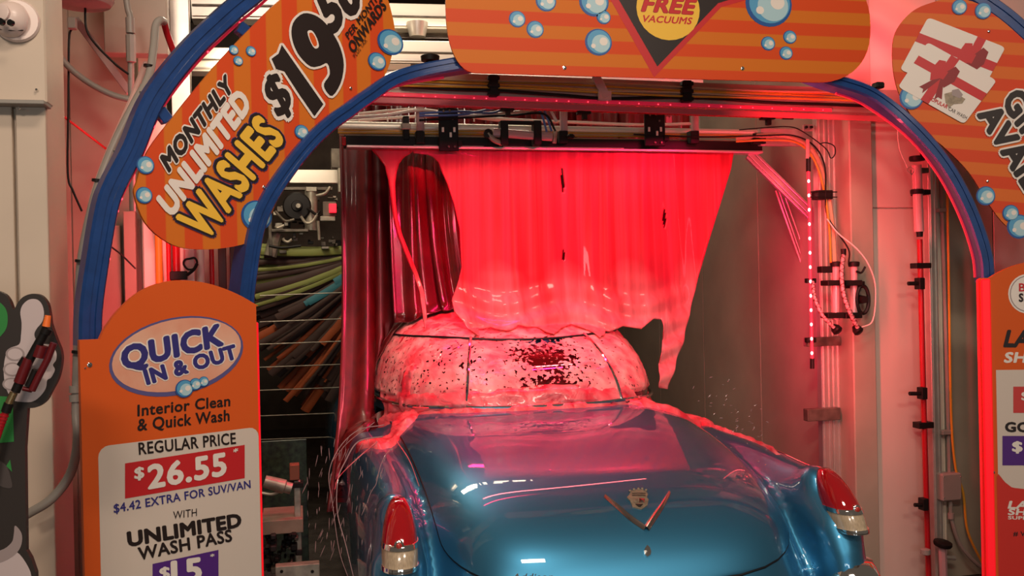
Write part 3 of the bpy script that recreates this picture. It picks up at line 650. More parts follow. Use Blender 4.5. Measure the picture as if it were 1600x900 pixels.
# post of the wash frame
YP = 4.86
xa = float(at(1276, 480, Y=YP)[0]); xb = float(at(1312, 480, Y=YP)[0]); post = empty('frame_post', ((xa + xb) / 2, YP, 0), 'slotted aluminium frame post at the right of the wash opening', 'post')
b = MB(); extr(b, (xa + xb) / 2 - .02, YP + .02, 0, 2.85, .062, .05); world_parent(b.build('upright', M['alu']), post)
b = MB(); extr(b, (xa + xb) / 2 + .048, YP + .04, 0, 2.85, .058, .06); world_parent(b.build('upright', M['alu']), post)
for y0, y1 in ((528, 540), (640, 656)): blk('clamp', (1262, y0), (1314, y1), YP - .05, .05, M['grime'], post)
# red lamp tube beside it
lt = empty('lamp_tube', at(1266, 570, Y=4.80), 'upright red lamp tube with bright diodes beside the right frame post', 'light')
tubepx('tube', [(1263, 268), (1265, 330), (1266, 420), (1269, 562)], .0085, M['led'], 4.80, parent=lt, sm=0)
tubepx('end_cap', [(1263, 246), (1263, 268)], .013, M['black'], 4.80, parent=lt, sm=0); tubepx('end_cap', [(1269, 560), (1269, 576)], .012, M['black'], 4.80, parent=lt, sm=0)
for i in range(13):
    y = 283 + i * 22.4; x = 1263.5 + i * .42; p = at(x, y, Y=4.79); b = MB(); b.box(p, (.013, .013, .019), bev=.005); world_parent(b.build('diode', M['leddot']), lt)
for y in (435, 528): blk('clip', (1261, y), (1276, y + 7), 4.80, .03, M['black'], lt)
tubepx('hanger', [(1262, 218), (1262, 248)], .012, M['clear'], 4.80, parent=lt, sm=0)
# dosing pump with coiled cylinders
pump = empty('dosing_pump', at(1320, 515, Y=4.69), 'black dosing pump with clear cylinders clamped to the right frame post', 'pump')
for x in (1306, 1334):
    tubepx('cylinder', [(x, 416), (x, 500)], .020, M['clear'], 4.65, parent=pump, sm=0, n=14)
    for y0, y1 in ((438, 446), (489, 497)): blk('clamp', (x - 12, y0), (x + 14, y1), 4.61, .08, M['black'], pump)
    b = MB(); p = at(x, 412, Y=4.65); b.lathe(p, (0, 0, 1), [(-.016, .028), (-.003, .031), (.008, .031), (.012, .024)], 16); world_parent(b.build('cap', M['black'], None, True), pump)
for x, y in ((1307, 515), (1340, 516)):
    p = at(x, y, Y=4.61); b = MB(); b.lathe(p, (.3, -.5, -.6), [(-.03, .012), (-.01, .026), (.012, .028), (.02, .018)], 14); world_parent(b.build('nozzle', M['black'], None, True), pump)
p = at(1348, 468, Y=4.63); b = MB()
for k in range(24):
    t0, t1 = 2 * math.pi * k / 24, 2 * math.pi * (k + 1) / 24
    b.tube([p + np.array([.036 * math.cos(t), 0, .075 * math.sin(t)]) for t in (t0, t1)], .010, 6)
world_parent(b.build('wheel', M['black']), pump)
b = MB(); b.lathe(p, (0, 1, 0), [(-.02, .02), (.03, .025)], 12); world_parent(b.build('motor', M['black'], None, True), pump)
blk('bracket', (1284, 416), (1306, 426), 4.65, .05, M['black'], pump); blk('bracket', (1320, 440), (1352, 450), 4.66, .05, M['black'], pump)
tubepx('lever', [(1338, 424), (1346, 426), (1352, 417)], .006, M['black'], 4.62, parent=pump)
b = MB(); p = at(1318, 394, Y=4.63); b.lathe(p, (0, 0, 1), [(-.018, .013), (.018, .015)], 12); world_parent(b.build('tube_end', M['black'], None, True), pump)
def braided(name, pts, r, label, cat='hose'):
    P = smoothpath([at(*p[:2], Y=p[2]) for p in pts], 8); e_ = empty(name, P[-1], label, cat); b = MB(); b.tube(P, r * .8, 10); world_parent(b.build('inner_tube', M['clear'], None, True), e_)
    n = len(P); Q = []
    b = MB()
    for sgn in (1, -1):
        Q = []
        for i in range(n * 3 - 2):
            f = i / 3; k = min(int(f), n - 2); p = P[k] * (1 - (f - k)) + P[k + 1] * (f - k); Tn = P[k + 1] - P[k]; Tn = Tn / np.linalg.norm(Tn); A_ = np.cross(Tn, [0, 1, 0]); A_ /= np.linalg.norm(A_); B_ = np.cross(Tn, A_); t = sgn * i * .8; Q.append(p + (A_ * math.cos(t) + B_ * math.sin(t)) * r)
        b.tube(Q, .0016, 4)
    world_parent(b.build('braid', M['curtain'], None), e_)
    return e_
braided('braided_hose', [(1318, 396, 4.63), (1315, 430, 4.59), (1319, 462, 4.58), (1328, 488, 4.57), (1340, 512, 4.59)], .013, 'clear braided hose crossing the dosing pump in front')
braided('braided_hose', [(1270, 440, 4.65), (1273, 465, 4.61), (1285, 492, 4.59), (1303, 512, 4.59)], .011, 'braided hose from the lamp tube down to the left pump nozzle')
# cable bundle bending down at the right
tubepx('tan_cable', [(1150, 216, 5.0), (1190, 212, 4.95), (1232, 214, 4.9), (1270, 236, 4.84), (1290, 290, 4.80), (1300, 350, 4.74), (1304, 412, 4.66)], .014, M['tan'], 0, 'thick tan cable bending from the overhead pipe down to the pump', 'cable')
tubepx('yellow_cable', [(1150, 221, 4.97), (1200, 219, 4.92), (1245, 223, 4.86), (1272, 250, 4.79), (1288, 300, 4.76), (1296, 360, 4.70), (1298, 410, 4.64)], .006, M['yel'], 0, 'thin yellow cable beside the tan one bending down to the pump', 'cable')
tubepx('black_cable', [(990, 210, 5.0), (1100, 214, 4.97), (1190, 212, 4.9), (1240, 212, 4.84), (1272, 228, 4.78), (1289, 262, 4.74), (1291, 330, 4.74), (1308, 362, 4.68), (1326, 390, 4.62), (1326, 410, 4.62)], .0045, M['black'], 0, 'long black cable curving over the right end of the bar to the pump', 'cable')
tubepx('black_cable', [(1155, 203, 4.97), (1190, 200, 4.9), (1232, 198, 4.86), (1255, 206, 4.8), (1290, 232, 4.78), (1298, 247, 4.76), (1305, 240, 4.75), (1303, 228, 4.75), (1290, 223, 4.76), (1280, 225, 4.77)], .0032, M['black'], 0, 'thin black cable ending in an open loop right of the bar', 'cable')
tubepx('white_hose', [(1292, 342, 4.70), (1310, 365, 4.66), (1338, 388, 4.62), (1358, 415, 4.60), (1368, 450, 4.60), (1364, 500, 4.60), (1345, 512, 4.60)], .004, M['whitehose'], 0, 'thin white hose looping right of the dosing pump', 'hose')
cl = empty('cable_clamp', at(1290, 304, Y=4.78), 'black double clamp holding the bent cables to the post', 'clamp')
blk('block', (1278, 297), (1302, 311), 4.74, .07, M['black'], cl); tubepx('bolt', [(1266, 300), (1308, 300)], .003, M['black'], 4.74, parent=cl, sm=0); tubepx('bolt', [(1266, 308), (1308, 308)], .003, M['black'], 4.74, parent=cl, sm=0)
# diagonal aluminium brace behind the sheet
br = empty('diagonal_brace', at(1262, 335, Y=5.3), 'diagonal aluminium brace rising left behind the red lamp tube', 'brace')
for dy, w in ((0, .035), (9, .020), (-9, .02)):
    b = MB(); b.beam(at(1166, 236 + dy, Y=5.1), at(1264, 332 + dy, Y=5.1), .03, w * .8); world_parent(b.build('rail', M['alu']), br)
b = MB(); b.tube(T([(1212, 298), (1262, 440)], 5.25), .006, 6); b.tube(T([(1217, 298), (1266, 440)], 5.25), .004, 6); b.tube(T([(1224, 300), (1268, 425)], 5.25), .004, 6); o = b.build('clear_wires', M['clear'], None, True); tag(o, 'clear thin tubes running down behind the red lamp tube', 'tube')
# cross arm between bar and post
blk('cross_arm', (1188, 200), (1270, 228), 5.0, .04, M['alu'], label='aluminium cross arm linking the black bar with the right post', cat='beam')
fit = empty('hinge_fitting', at(1262, 198, Y=4.86), 'small bolted plate above the red lamp tube', 'fitting')
blk('plate', (1255, 194), (1271, 205), 4.88, .012, M['alu'], fit)
for x in (1259, 1267):
    b = MB(); b.lathe(at(x, 199, Y=4.88), (0, -1, 0), [(0, .009), (.012, .008)], 8); world_parent(b.build('bolt', M['blackm']), fit)
# front wall pipes
def vpipe(name, x0, x1, y0, y1, Y, r, mt, label, cat, parent=None): return tubepx(name, [(x0, y0), (x1, y1)], r, mt, Y, label, cat, parent=parent, sm=0, n=12)
fm = empty('flow_meter', at(1438, 360, Y=4.6), 'clear flow meter with black caps on the right wall', 'gauge')
tubepx('glass', [(1432, 258), (1436, 362)], .026, M['clear'], 4.60, parent=fm, sm=0, n=16)
for i, (y, r) in enumerate(((281, .014), (318, .013), (330, .013), (343, .011))): tubepx('float', [(1433 + i * .8, y - 5), (1433.2 + i * .8, y + 4)], r, M['blackm'], 4.60, parent=fm, sm=0)
for y, r, h in ((248, .042, 9), (300, .036, 7)): b = MB(); b.lathe(at(1433, y, Y=4.60), (0, 0, 1), [(-.012, r * .9), (-.006, r), (.01, r), (.014, r * .9)], 18); world_parent(b.build('cap', M['black'], None, True), fm)
b = MB(); b.lathe(at(1437, 366, Y=4.60), (0, 0, 1), [(-.014, .016), (.014, .018)], 12); world_parent(b.build('cap', M['black'], None, True), fm)
blk('clamp', (1440, 296), (1455, 304), 4.60, .1, M['black'], fm); blk('clamp', (1440, 262), (1452, 270), 4.60, .1, M['grime'], fm)
tubepx('collar', [(1417, 266), (1422, 261), (1428, 266), (1424, 272), (1417, 266)], .002, M['alu'], 4.56, parent=fm)
tubepx('black_hose', [(1425, 190, 4.45), (1434, 212, 4.52), (1441, 246, 4.60)], .009, M['black'], 0, 'short black hose from the arch down to the flow meter', 'hose')
tubepx('white_cable', [(1402, 190), (1405, 230), (1418, 262)], .003, M['whitehose'], 4.62, 'thin pale cable looping to the flow meter', 'cable')
rl = empty('red_supply_line', at(1449, 850, Y=4.64), 'upright red hose with black jets on the right wall', 'hose')
tubepx('hose', [(1437, 374), (1440, 500), (1443, 620), (1447, 760), (1451, 905)], .015, M['redhose'], 4.64, parent=rl, sm=0, n=12)
for x0, x1, y in ((1419, 1441, 443), (1421, 1445, 615), (1429, 1447, 789)):
    tubepx('jet', [(x1, y), (x1 - 9, y), (x1 - 12, y), (x0, y)], .011, M['black'], 4.60, parent=rl, sm=0); blk('tee', (x1 - 4, y - 9), (x1 + 5, y + 9), 4.58, .05, M['black'], rl)
for x, y in ((1432, 415), (1436, 665)): blk('clamp', (x, y - 4), (x + 24, y + 4), 4.62, .06, M['black'], rl)
ch = empty('wall_channel', at(1460, 890, Y=4.7), 'upright aluminium channel beside the red hose on the right wall', 'channel')
b = MB(); xs = float(at(1459, 450, Y=4.70)[0]); extr(b, xs, 4.72, 0, float(at(1455, 228, Y=4.7)[2]), .055, .05); world_parent(b.build('upright', M['alu']), ch)
b = MB(); extr(b, xs + .052, 4.73, 0, float(at(1455, 228, Y=4.7)[2]), .022, .03); world_parent(b.build('flange', M['alubright']), ch)
cj = empty('junction_conduit', at(1488, 895, Y=4.68), 'grey conduit with square junction box on the right wall', 'conduit')
tubepx('pipe', [(1469, 235), (1475, 430), (1480, 600), (1483, 742)], .012, M['greypvc'], 4.69, parent=cj, sm=0)
tubepx('pipe', [(1485, 780), (1487, 810), (1500, 850), (1525, 880), (1550, 895)], .011, M['greypvc'], 4.67, parent=cj)
blk('junction_box', (1472, 741), (1504, 782), 4.64, .07, M['greypvc'], cj, bev=.008)
for x, y in ((1475, 745), (1501, 745), (1475, 778), (1501, 778)): b = MB(); b.lathe(at(x, y, Y=4.64), (0, -1, 0), [(0, .004), (.003, .003)], 8); world_parent(b.build('screw', M['chrome']), cj)
for y in (328, 676): blk('strap', (1468 + (y - 328) * .015, y - 3), (1486 + (y - 328) * .015, y + 3), 4.66, .04, M['greypvc'], cj)
b = MB(); b.lathe(at(1486, 806, Y=4.67), (0, 0, 1), [(-.016, .017), (.016, .018)], 12); world_parent(b.build('coupling', M['greypvc'], None, True), cj)
tubepx('yellow_hose', [(1479, 250), (1482, 400), (1486, 640), (1493, 730), (1505, 770), (1512, 830), (1535, 880), (1545, 905)], .007, M['yel'], 4.66, 'yellow hose beside the grey conduit on the right wall', 'hose')
vl = empty('hand_valve', at(1475, 895, Y=4.6), 'valve with black hand wheel at lower right of the red hose', 'valve')
b = MB(); b.lathe(at(1473, 850, Y=4.6), (.1, -.2, 1), [(-.01, .045), (0, .05), (.012, .048), (.018, .03)], 16); world_parent(b.build('hand_wheel', M['black'], None, True), vl)
tubepx('body', [(1472, 852), (1474, 905)], .022, M['clear'], 4.6, parent=vl, sm=0); tubepx('side_port', [(1474, 870), (1492, 872)], .013, M['greypvc'], 4.6, parent=vl, sm=0)
b = MB(); b.lathe(at(1446, 862, Y=4.6), (0, 0, 1), [(-.018, .014), (-.012, .026), (.012, .026), (.018, .014)], 14); world_parent(b.build('joint', M['greypvc'], None, True), vl)

# ================================================================ OVERHEAD EQUIPMENT
YB = 4.62
def px_beam(name, px0, px1, h, d, Y, mt, parent=None, label=None, cat=None, bev=.003):
    p = at(*px0, Y=Y); q = at(*px1, Y=Y); b = MB(); b.beam(p, q, d, h, bev); o = b.build(name, mt)
    if parent: world_parent(o, parent)
    if label: tag(o, label, cat)
    return o
M['tray'] = mat('pale_pink_tray', (.50, .36, .31), .35, metal=.3, var=.1)
tr_ = empty('cable_tray', at(1000, 190, Y=YB), 'long pale cable tray with red lamp strip spanning behind the crossing panel', 'tray')
px_beam('tray', (560, 133), (1420, 163), .13, .10, YB + .05, M['tray'], tr_)
px_beam('lip', (556, 155), (1420, 187), .030, .012, YB - .004, mat('glow_pink_trim', (.55, .10, .12), .35), tr_)  # lip coloured pink-red to carry the wide glow of the lamp strip
px_beam('lamp_strip', (596, 147), (1300, 172), .020, .008, YB - .012, M['ledstrip'], tr_)
for i in range(27):
    t = i / 26; x = 606 + 680 * t + (i * 37 % 11 - 5); y = 148.5 + 23.5 * (x - 606) / 680; b = MB(); b.box(at(x, y, Y=YB - .018), (.005, .005, .005), bev=.001); world_parent(b.build('diode', M['stripdot']), tr_)
for k, (dy, col) in enumerate(((-3, 'yel'), (1, 'yel'), (4, 'tan'), (-7, 'tan'), (6, 'yel'))):
    pts = [(x, 126 + dy + (x - 600) * .036 + 1.6 * math.sin(x * .013 + k * 1.7)) for x in range(590, 1400, 60)]
    tubepx('tray_cable', pts, .0052, M[col], YB - .022 - .004 * k, ('tan cable' if col == 'tan' else 'yellow cable') + (' lying', ' sagging', ' running', ' stretched', ' resting')[k] + ' along the pale cable tray, ' + ('second highest', 'middle', 'second lowest', 'topmost', 'lowest')[k] + ' of its bundle', 'cable', group='cables on the tray')
tubepx('tray_cable', [(628, 134), (700, 139), (780, 142), (880, 149), (950, 154), (1050, 152), (1120, 154), (1200, 160), (1290, 163), (1372, 166)], .0085, M['black'], YB - .03, 'thick black cable sagging along the pale cable tray', 'cable', group='cables on the tray')
for x, y in ((772, 132), (1075, 141)):
    c_e = empty('tray_clamp', at(x, y + 18, Y=YB - .05), 'black ribbed clamp on the cable tray ' + ('left' if x < 900 else 'right') + ' of its middle', 'clamp')
    blk('block', (x - 7, y - 16), (x + 7, y + 18), YB - .055, .045, M['black'], c_e)
    for k in range(3): blk('rib', (x - 9, y - 14 + 12 * k), (x + 9, y - 8 + 12 * k), YB - .06, .03, M['black'], c_e, bev=.001)
sb = empty('strap_fitting', at(940, 150, Y=YB - .05), 'pale bent strap fitting under the crossing panel on the tray', 'fitting')
px_beam('strap', (930, 118), (948, 152), .045, .012, YB - .045, M['alu'], sb); blk('foot', (935, 141), (956, 157), YB - .05, .03, M['alu'], sb)

bar = empty('overhead_bar', at(860, 240, Y=5.05), 'long black slotted bar from which the red water sheet falls', 'bar')
px_beam('bar', (537, 222), (1187, 231), .062, .07, 5.08, M['blackm'], bar)
px_beam('lip', (541, 230), (1187, 239), .014, .09, 5.06, M['alu'], bar)
for x0, x1 in ((646, 684), (718, 756), (786, 975), ): px_beam('slot', (x0, 226 + (x0 - 540) * .014), (x1, 226 + (x1 - 540) * .014), .006, .008, 5.042, M['alubright'], bar)
b = MB(); p = at(537, 222, Y=5.06); b.box(p, (.02, .08, .045), bev=.004); world_parent(b.build('end_cap', M['redhose']), bar)
for x in (656, 880, 1085):
    tubepx('hanger_tube', [(x, 150), (x + 1, 205)], .022, M['clear'], 5.03, parent=bar, sm=0, n=14); blk('socket', (x - 6, 204), (x + 8, 224), 5.0, .06, M['black'], bar)
for x0, x1, y0, y1 in ((685, 717, 169, 236), (1007, 1040, 176, 228)):
    pl = empty('hanger_plate', at((x0 + x1) / 2, y1, Y=4.99), 'black perforated hanger plate ' + ('left' if x0 < 800 else 'right') + ' on the overhead bar', 'bracket', 'perforated hanger plates')
    blk('plate', (x0, y0), (x1, y1), 4.99, .014, M['black'], pl); 
    blk('arm', (x0 + 13, y0 - 22), (x0 + 25, y0 + 2), 4.995, .03, M['black'], pl)
    w_ = x1 - x0
    for dx, dy, hole in ((.25, .07, 0), (.55, .06, 0), (.7, .25, 0), (.22, .5, 1), (.78, .5, 1), (.6, .62, 1), (.5, .9, 0), (.8, .9, 0)):
        q_ = at(x0 + w_ * dx, y0 + (y1 - y0) * dy, Y=4.985); b = MB()
        if hole: b.box(q_, (.013, .004, .026), bev=.002); world_parent(b.build('slot_hole', M['alubright']), pl)
        else: b.lathe(q_, (0, -1, 0), [(0, .007), (.006, .006)], 8); world_parent(b.build('bolt', M['grime']), pl)
    blk('foot', (x1 - 2, y1 - 17), (x1 + 6, y1 - 8), 4.98, .05, M['black'], pl)
rod = empty('red_spray_pipe', at(900, 175, Y=4.85), 'red spray pipe with black jets above the overhead bar', 'pipe')
px_beam('pipe', (575, 160), (1225, 182), .026, .026, 4.85, M['redhose'], rod, bev=.009)
tubepx('end_cap', [(1222, 181.5), (1239, 182)], .018, M['black'], 4.85, parent=rod, sm=0)
for x, y in ((794, 168), (914, 173), (1202, 181)):
    blk('jet_block', (x - 10, y - 4), (x + 10, y + 5), 4.82, .05, M['black'], rod); blk('jet', (x - 3, y + 4), (x + 4, y + 14), 4.82, .03, M['black'], rod)
for dy, r, mt, lb in ((0, .026, 'alubright', 'bright metal pipe lying along the top of the black bar'), (13, .010, 'tan', 'thin tan pipe between the bright pipe and the black bar')):
    tubepx('supply_pipe', [(530, 197 + dy), (860, 204 + dy), (1190, 210 + dy)], r, M[mt], 5.14 if dy == 0 else 5.10, lb, 'pipe', n=14, sm=0)
for k in range(4):
    tubepx('yellow_cable', [(528, 201 + 2.2 * k), (640, 204 + 1.6 * k), (760, 203 + 2.4 * k), (900, 206 + 2.2 * k), (1040, 208 + 2 * k), (1185, 210 + 1.8 * k)], .0038, M['yel' if k % 2 else 'tan'], 5.095 - .004 * k, ('thin tan cable' if k % 2 == 0 else 'thin yellow cable') + (' highest', ' second', ' third', ' lowest')[k] + ' in the bundle on the bright pipe', 'cable', group='cables on the bright pipe')
for k, (c, pts) in enumerate((('whitehose', [(540, 184), (600, 180), (660, 172), (720, 181), (800, 176), (850, 168)]), ('whitehose', [(540, 190), (620, 184), (700, 180), (760, 184), (820, 188), (900, 191), (1000, 195), (1090, 193)]),
        ('bluehose', [(655, 177), (720, 174), (770, 176), (800, 163), (835, 160), (850, 172), (862, 205)]), ('bluehose', [(655, 181), (720, 179), (780, 168), (830, 165), (845, 176), (856, 212)]), ('whitehose', [(560, 178), (640, 171), (690, 175), (770, 187), (860, 190), (960, 194)]), ('black', [(655, 188), (740, 183), (800, 180), (850, 178), (868, 205)]), ('whitehose', [(780, 160), (810, 158), (850, 161), (870, 190)]))):
    lb = ('white hose from the arch rising to the hanger plate', 'white hose lying longest behind the overhead bar', 'blue hose arching highest over the valve', 'blue hose just under the highest blue one', 'white hose dipping behind the left hanger plate', 'black hose among the pale ones over the valve', 'short white hose arching above the valve')[k]
    tubepx('hose', pts, .0085 if c == 'whitehose' else .006, M[c], 5.20 + .02 * k if k in (1, 4) else 5.0 - .006 * k, lb, 'hose', group='hoses over the bar')
for k in range(5): tubepx('cable_tie', [(560 + 45 * k, 176), (561 + 45 * k, 190)], .004, M['white'], 5.16, ('leftmost', 'second', 'middle', 'fourth', 'rightmost')[k] + ' white cable tie round the pale hoses over the bar', 'tie', group='cable ties on the hoses', sm=0)
va = empty('inlet_valve', at(820, 218, Y=4.98), 'black and clear inlet valve lying on the middle of the bar', 'valve')
tubepx('barrel', [(770, 207), (862, 214)], .024, M['clear'], 4.97, parent=va, sm=0, n=14)
for x in (788, 840): blk('collar', (x - 6, 188), (x + 7, 226), 4.94, .06, M['black'], va)
blk('bridge', (786, 188), (846, 194), 4.95, .04, M['black'], va)
b = MB(); b.lathe(at(762, 209, Y=4.97), (0, -1, 0), [(-.02, .020), (.02, .024), (.022, .012)], 14); world_parent(b.build('union', M['black'], None, True), va)
tubepx('elbow', [(762, 208), (772, 219), (785, 224)], .014, M['grimelight'], 4.96, parent=va)
tubepx('outlet', [(868, 206), (866, 224)], .012, M['grimelight'], 4.96, parent=va, sm=0)
b = MB(); p = at(892, 213, Y=4.97); b.lathe(p, (1, 0, 0), [(-.02, .006), (-.01, .014), (.01, .014), (.02, .006)], 8); world_parent(b.build('plug', M['black']), va)
cl = empty('pipe_clamp', at(636, 214, Y=5.05), 'black and chrome clamp on the bright pipe left of the bar', 'clamp')
blk('block', (630, 181), (640, 218), 5.03, .06, M['black'], cl); blk('plate', (627, 192), (642, 202), 5.02, .05, M['grimelight'], cl); 
cl = empty('pipe_clamp', at(1186, 224, Y=4.98), 'black star shaped clamp at the right end of the bar', 'clamp')
blk('block', (1180, 207), (1194, 224), 4.96, .06, M['black'], cl)
for k in range(3): blk('fin', (1177, 209 + 6 * k), (1197, 212 + 6 * k), 4.95, .03, M['black'], cl, bev=0)

# high beams above the arch
for i, (px0, px1, h, Y, mt) in enumerate((((560, 28), (760, 32), .16, 6.2, 'alubright'), ((560, 84), (760, 87), .14, 6.0, 'alubright'), ((560, 55), (760, 58), .05, 6.3, 'grime'), ((300, 12), (470, 14), .17, 6.0, 'alu'), ((250, 96), (420, 98), .14, 5.9, 'alubright'), ((470, 110), (640, 112), .06, 5.7, 'tan'))):
    lb = ('topmost bright ceiling beam between the two upper panels', 'lower bright ceiling beam between the two upper panels', 'dark grimy ceiling beam between two bright ones', 'high aluminium beam behind the top of the blue arch', 'bright beam behind the upper left of the blue arch', 'tan beam just above the inner blue rail')[i]
    e_ = empty('ceiling_beam', at(*px0, Y=Y), lb, 'beam'); px_beam('beam', px0, px1, h, .14, Y, M[mt], e_)
    p = at(px0[0], px0[1], Y=Y - .08); q = at(px1[0], px1[1], Y=Y - .08)
    for dz in (-.25, .1): b = MB(); b.beam(p + np.array([0, 0, dz * h]), q + np.array([0, 0, dz * h]), .012, h * .06, .001); world_parent(b.build('rib', M['grime'] if dz > 0 else M['alu']), e_)
p = at(652, 48, Y=6.1); o = MB().lathe(p, (0, 0, 1), [(-.04, .05), (.0, .06), (.05, .07), (.06, .03)], 16).build('ceiling_sensor', M['alu'], None, True); tag(o, 'round grey fitting hanging between the bright ceiling beams', 'fitting')
# uprights behind the left of the arch
for i, (x0, x1, y0, y1, Y, mt) in enumerate(((264, 297, -20, 95, 5.22, 'alu'), (215, 262, 82, 330, 5.2, 'alubright'), (222, 262, 300, 470, 5.1, 'alubright'), (376, 385, 370, 520, 5.0, 'alu'), (192, 216, 330, 560, 5.15, 'wallgrey'))):
    lb = ('pink lit aluminium upright above the left arch', 'cream upright behind the left blue rail', 'cream upright between left panel and left price board', 'thin aluminium upright beside the inner left rail', 'dark door frame upright behind the left arch')[i]
    blk('upright', (x0, y0), (x1, y1), Y, .06, M[mt], label=lb, cat='upright', floor=True)
blk('door_panel', (150, 352), (192, 560), 5.22, .04, M['wallgrey'], floor=True, label='grey green door panel seen between the left arch rails', cat='panel')
vpipe('yellow_pipe', 246, 260, 300, 950, 5.02, .018, M['yel'], 'upright yellow pipe between left panel and left price board', 'pipe')
vpipe('red_pipe', 263, 276, 375, 952, 5.0, .012, M['redhose'], 'upright dark red pipe right of the yellow one', 'pipe')
for k, x in enumerate((275, 284, 312, 330)): vpipe('pale_pipe', x, x + 13, 375, 948, 5.04, .012 if k % 2 else .02, M['redhose'] if k in (0, 3) else M['whitehose'], ('dark pipe just right of the red pipe', 'narrow pale pipe left of the black ring', 'pale pipe behind the black ring', 'dark red pipe right of the black ring')[k], 'pipe')
for k in range(3): blk('red_strip', (340 + 18 * k, 370), (356 + 18 * k, 520), 5.06 + .02 * (k % 2), .012, M['curtain'], floor=True, label=('dark red hanging strip left of two others behind the left panel', 'middle dark red hanging strip behind the left panel', 'dark red hanging strip nearest the inner left rail')[k], cat='strip')
rg = empty('ring_clamp', at(296, 425, Y=4.95), 'black ring clamp holding a pale tube above the left price board', 'clamp')
tubepx('ring', [(297, 404), (304, 403), (308, 410), (304, 419), (294, 421), (287, 413), (289, 406), (297, 404)], .005, M['black'], 4.95, parent=rg); blk('arm', (265, 424), (292, 437), 4.95, .04, M['black'], rg)
tubepx('arm', [(292, 430), (303, 421), (308, 412)], .008, M['black'], 4.94, parent=rg)
tubepx('tube', [(297, 390), (297, 418)], .03, M['clear'], 4.98, parent=rg, sm=0)

# ================================================================ UPPER LEFT CONDUITS
YL = 4.6
def jY(pts, Y): return [(x, y, Y) for x, y in pts]
tubepx('arch_conduit', [(268, 25, 4.3), (262, 60, 4.3), (252, 32, 4.3)], .001, M['greypvc'], 0) if False else None
cn = empty('grey_conduit', at(122, 700, Y=3.65), 'tall bent grey conduit following the outer left rail', 'conduit')
tubepx('pipe', [(256, 34, 4.15), (250, 32, 4.12), (243, 42, 4.1), (240, 75, 4.05), (232, 120, 3.98), (210, 162, 3.9), (180, 222, 3.82), (157, 280, 3.75), (140, 340, 3.7), (127, 410, 3.66), (123, 480, 3.64), (121, 560, 3.62), (119, 640, 3.62), (121, 690, 3.58), (110, 740, 3.52), (80, 780, 3.50), (42, 804, 3.50)], .016, M['greypvc'], 0, parent=cn, n=12)
tubepx('pipe', [(256, 34, 4.15), (262, 55, 4.2), (275, 90, 4.25)], .014, M['redhose'], 0, parent=cn, n=10)
for x, y in ((118, 622), (118, 608)): b = MB(); b.lathe(at(x, y, Y=3.62), (0, 0, 1), [(-.012, .021), (.012, .021)], 14); world_parent(b.build('coupling', M['greypvc'], None, True), cn)
for x, y, Y in ((232, 103, 4.0), (121, 550, 3.6), (126, 408, 3.64), (152, 282, 3.74)): b = MB(); b.lathe(at(x, y, Y=Y), (0.1, 0, 1), [(-.005, .019), (.005, .019)], 14); world_parent(b.build('cable_tie', M['black'], None, True), cn)
for x, y, Y in ((222, 146, 3.93), (180, 237, 3.81), (122, 527, 3.6), (123, 684, 3.6)): b = MB(); b.box(at(x, y, Y=Y - .012), (.022, .02, .014), bev=.003); world_parent(b.build('clip', M['chrome']), cn)
tubepx('pink_pipe', [(228, 100, 4.2), (205, 160, 4.05), (172, 235, 3.95), (150, 295, 3.86), (138, 345, 3.8)], .014, mat('pale_pink_pipe', (.62, .38, .33), .35), 0, 'pale pink pipe running behind the tall grey conduit', 'pipe')
ul_ = empty('round_lamp_housing', at(125, 0, Y=4.6), 'round grey lamp housing cut off at the top left', 'lamp')
b = MB(); b.lathe(at(128, 0, Y=4.6), (0, 0, 1), [(-.03, .06), (-.022, .12), (0.0, .135), (.06, .135)], 28); world_parent(b.build('housing', M['greypvc'], None, True), ul_)
blk('gland', (105, 26), (118, 44), 4.58, .04, M['greypvc'], ul_)
cd2 = empty('looped_conduit', at(205, 155, Y=4.7), 'grey flexible conduit looping down from the top left', 'conduit')
tubepx('pipe', [(85, -10), (77, 15), (75, 45), (85, 75), (108, 105), (140, 130), (175, 148), (204, 156)], .014, M['greypvc'], 4.6, parent=cd2, n=12)
tubepx('pipe', [(196, -10), (200, 15), (204, 40), (205, 165), (207, 330)], .014, M['greypvc'], 4.68, parent=cd2, n=12)
tubepx('coupling', [(203, 28), (204, 52)], .020, M['greypvc'], 4.67, parent=cd2, sm=0, n=12); tubepx('junction_body', [(204, 55), (205, 97)], .022, M['greypvc'], 4.67, parent=cd2, sm=0, n=8)
b = MB(); b.lathe(at(77, 48, Y=4.6), (.2, 0, 1), [(-.01, .019), (.01, .019)], 12); world_parent(b.build('coupling', M['greypvc'], None, True), cd2)
tubepx('black_cable', [(113, 44), (108, 62), (107, 160), (106, 270), (114, 298), (128, 330)], .005, M['black'], 4.62, 'black cable hanging down the red lit wall at far left', 'cable')
tubepx('black_cable', [(133, 8), (135, 45), (150, 70), (180, 100), (201, 116)], .005, M['black'], 4.62, 'black cable sagging from the round lamp housing', 'cable')
tubepx('red_cable', [(68, 157, 4.4), (110, 190, 4.7), (165, 232, 5.1)], .006, M['redhose'], 0, 'thin red cable slanting across the wall at far left', 'cable', sm=0)
b = MB(); b.beam(at(118, 30, Y=4.9), at(203, 145, Y=4.9), .03, .035); o = b.build('diagonal_brace', M['greypvc']); tag(o, 'grey diagonal brace on the wall under the round lamp housing', 'brace')
tubepx('black_wire', [(173, 385), (190, 398), (212, 420)], .004, M['black'], 4.9, 'short black wire across the grey door panel', 'wire', sm=0)
blk('wall_soffit', (160, -60), (262, 85), 5.0, .1, M['wallgrey'], label='grey green wall box above the left arch', cat='panel')
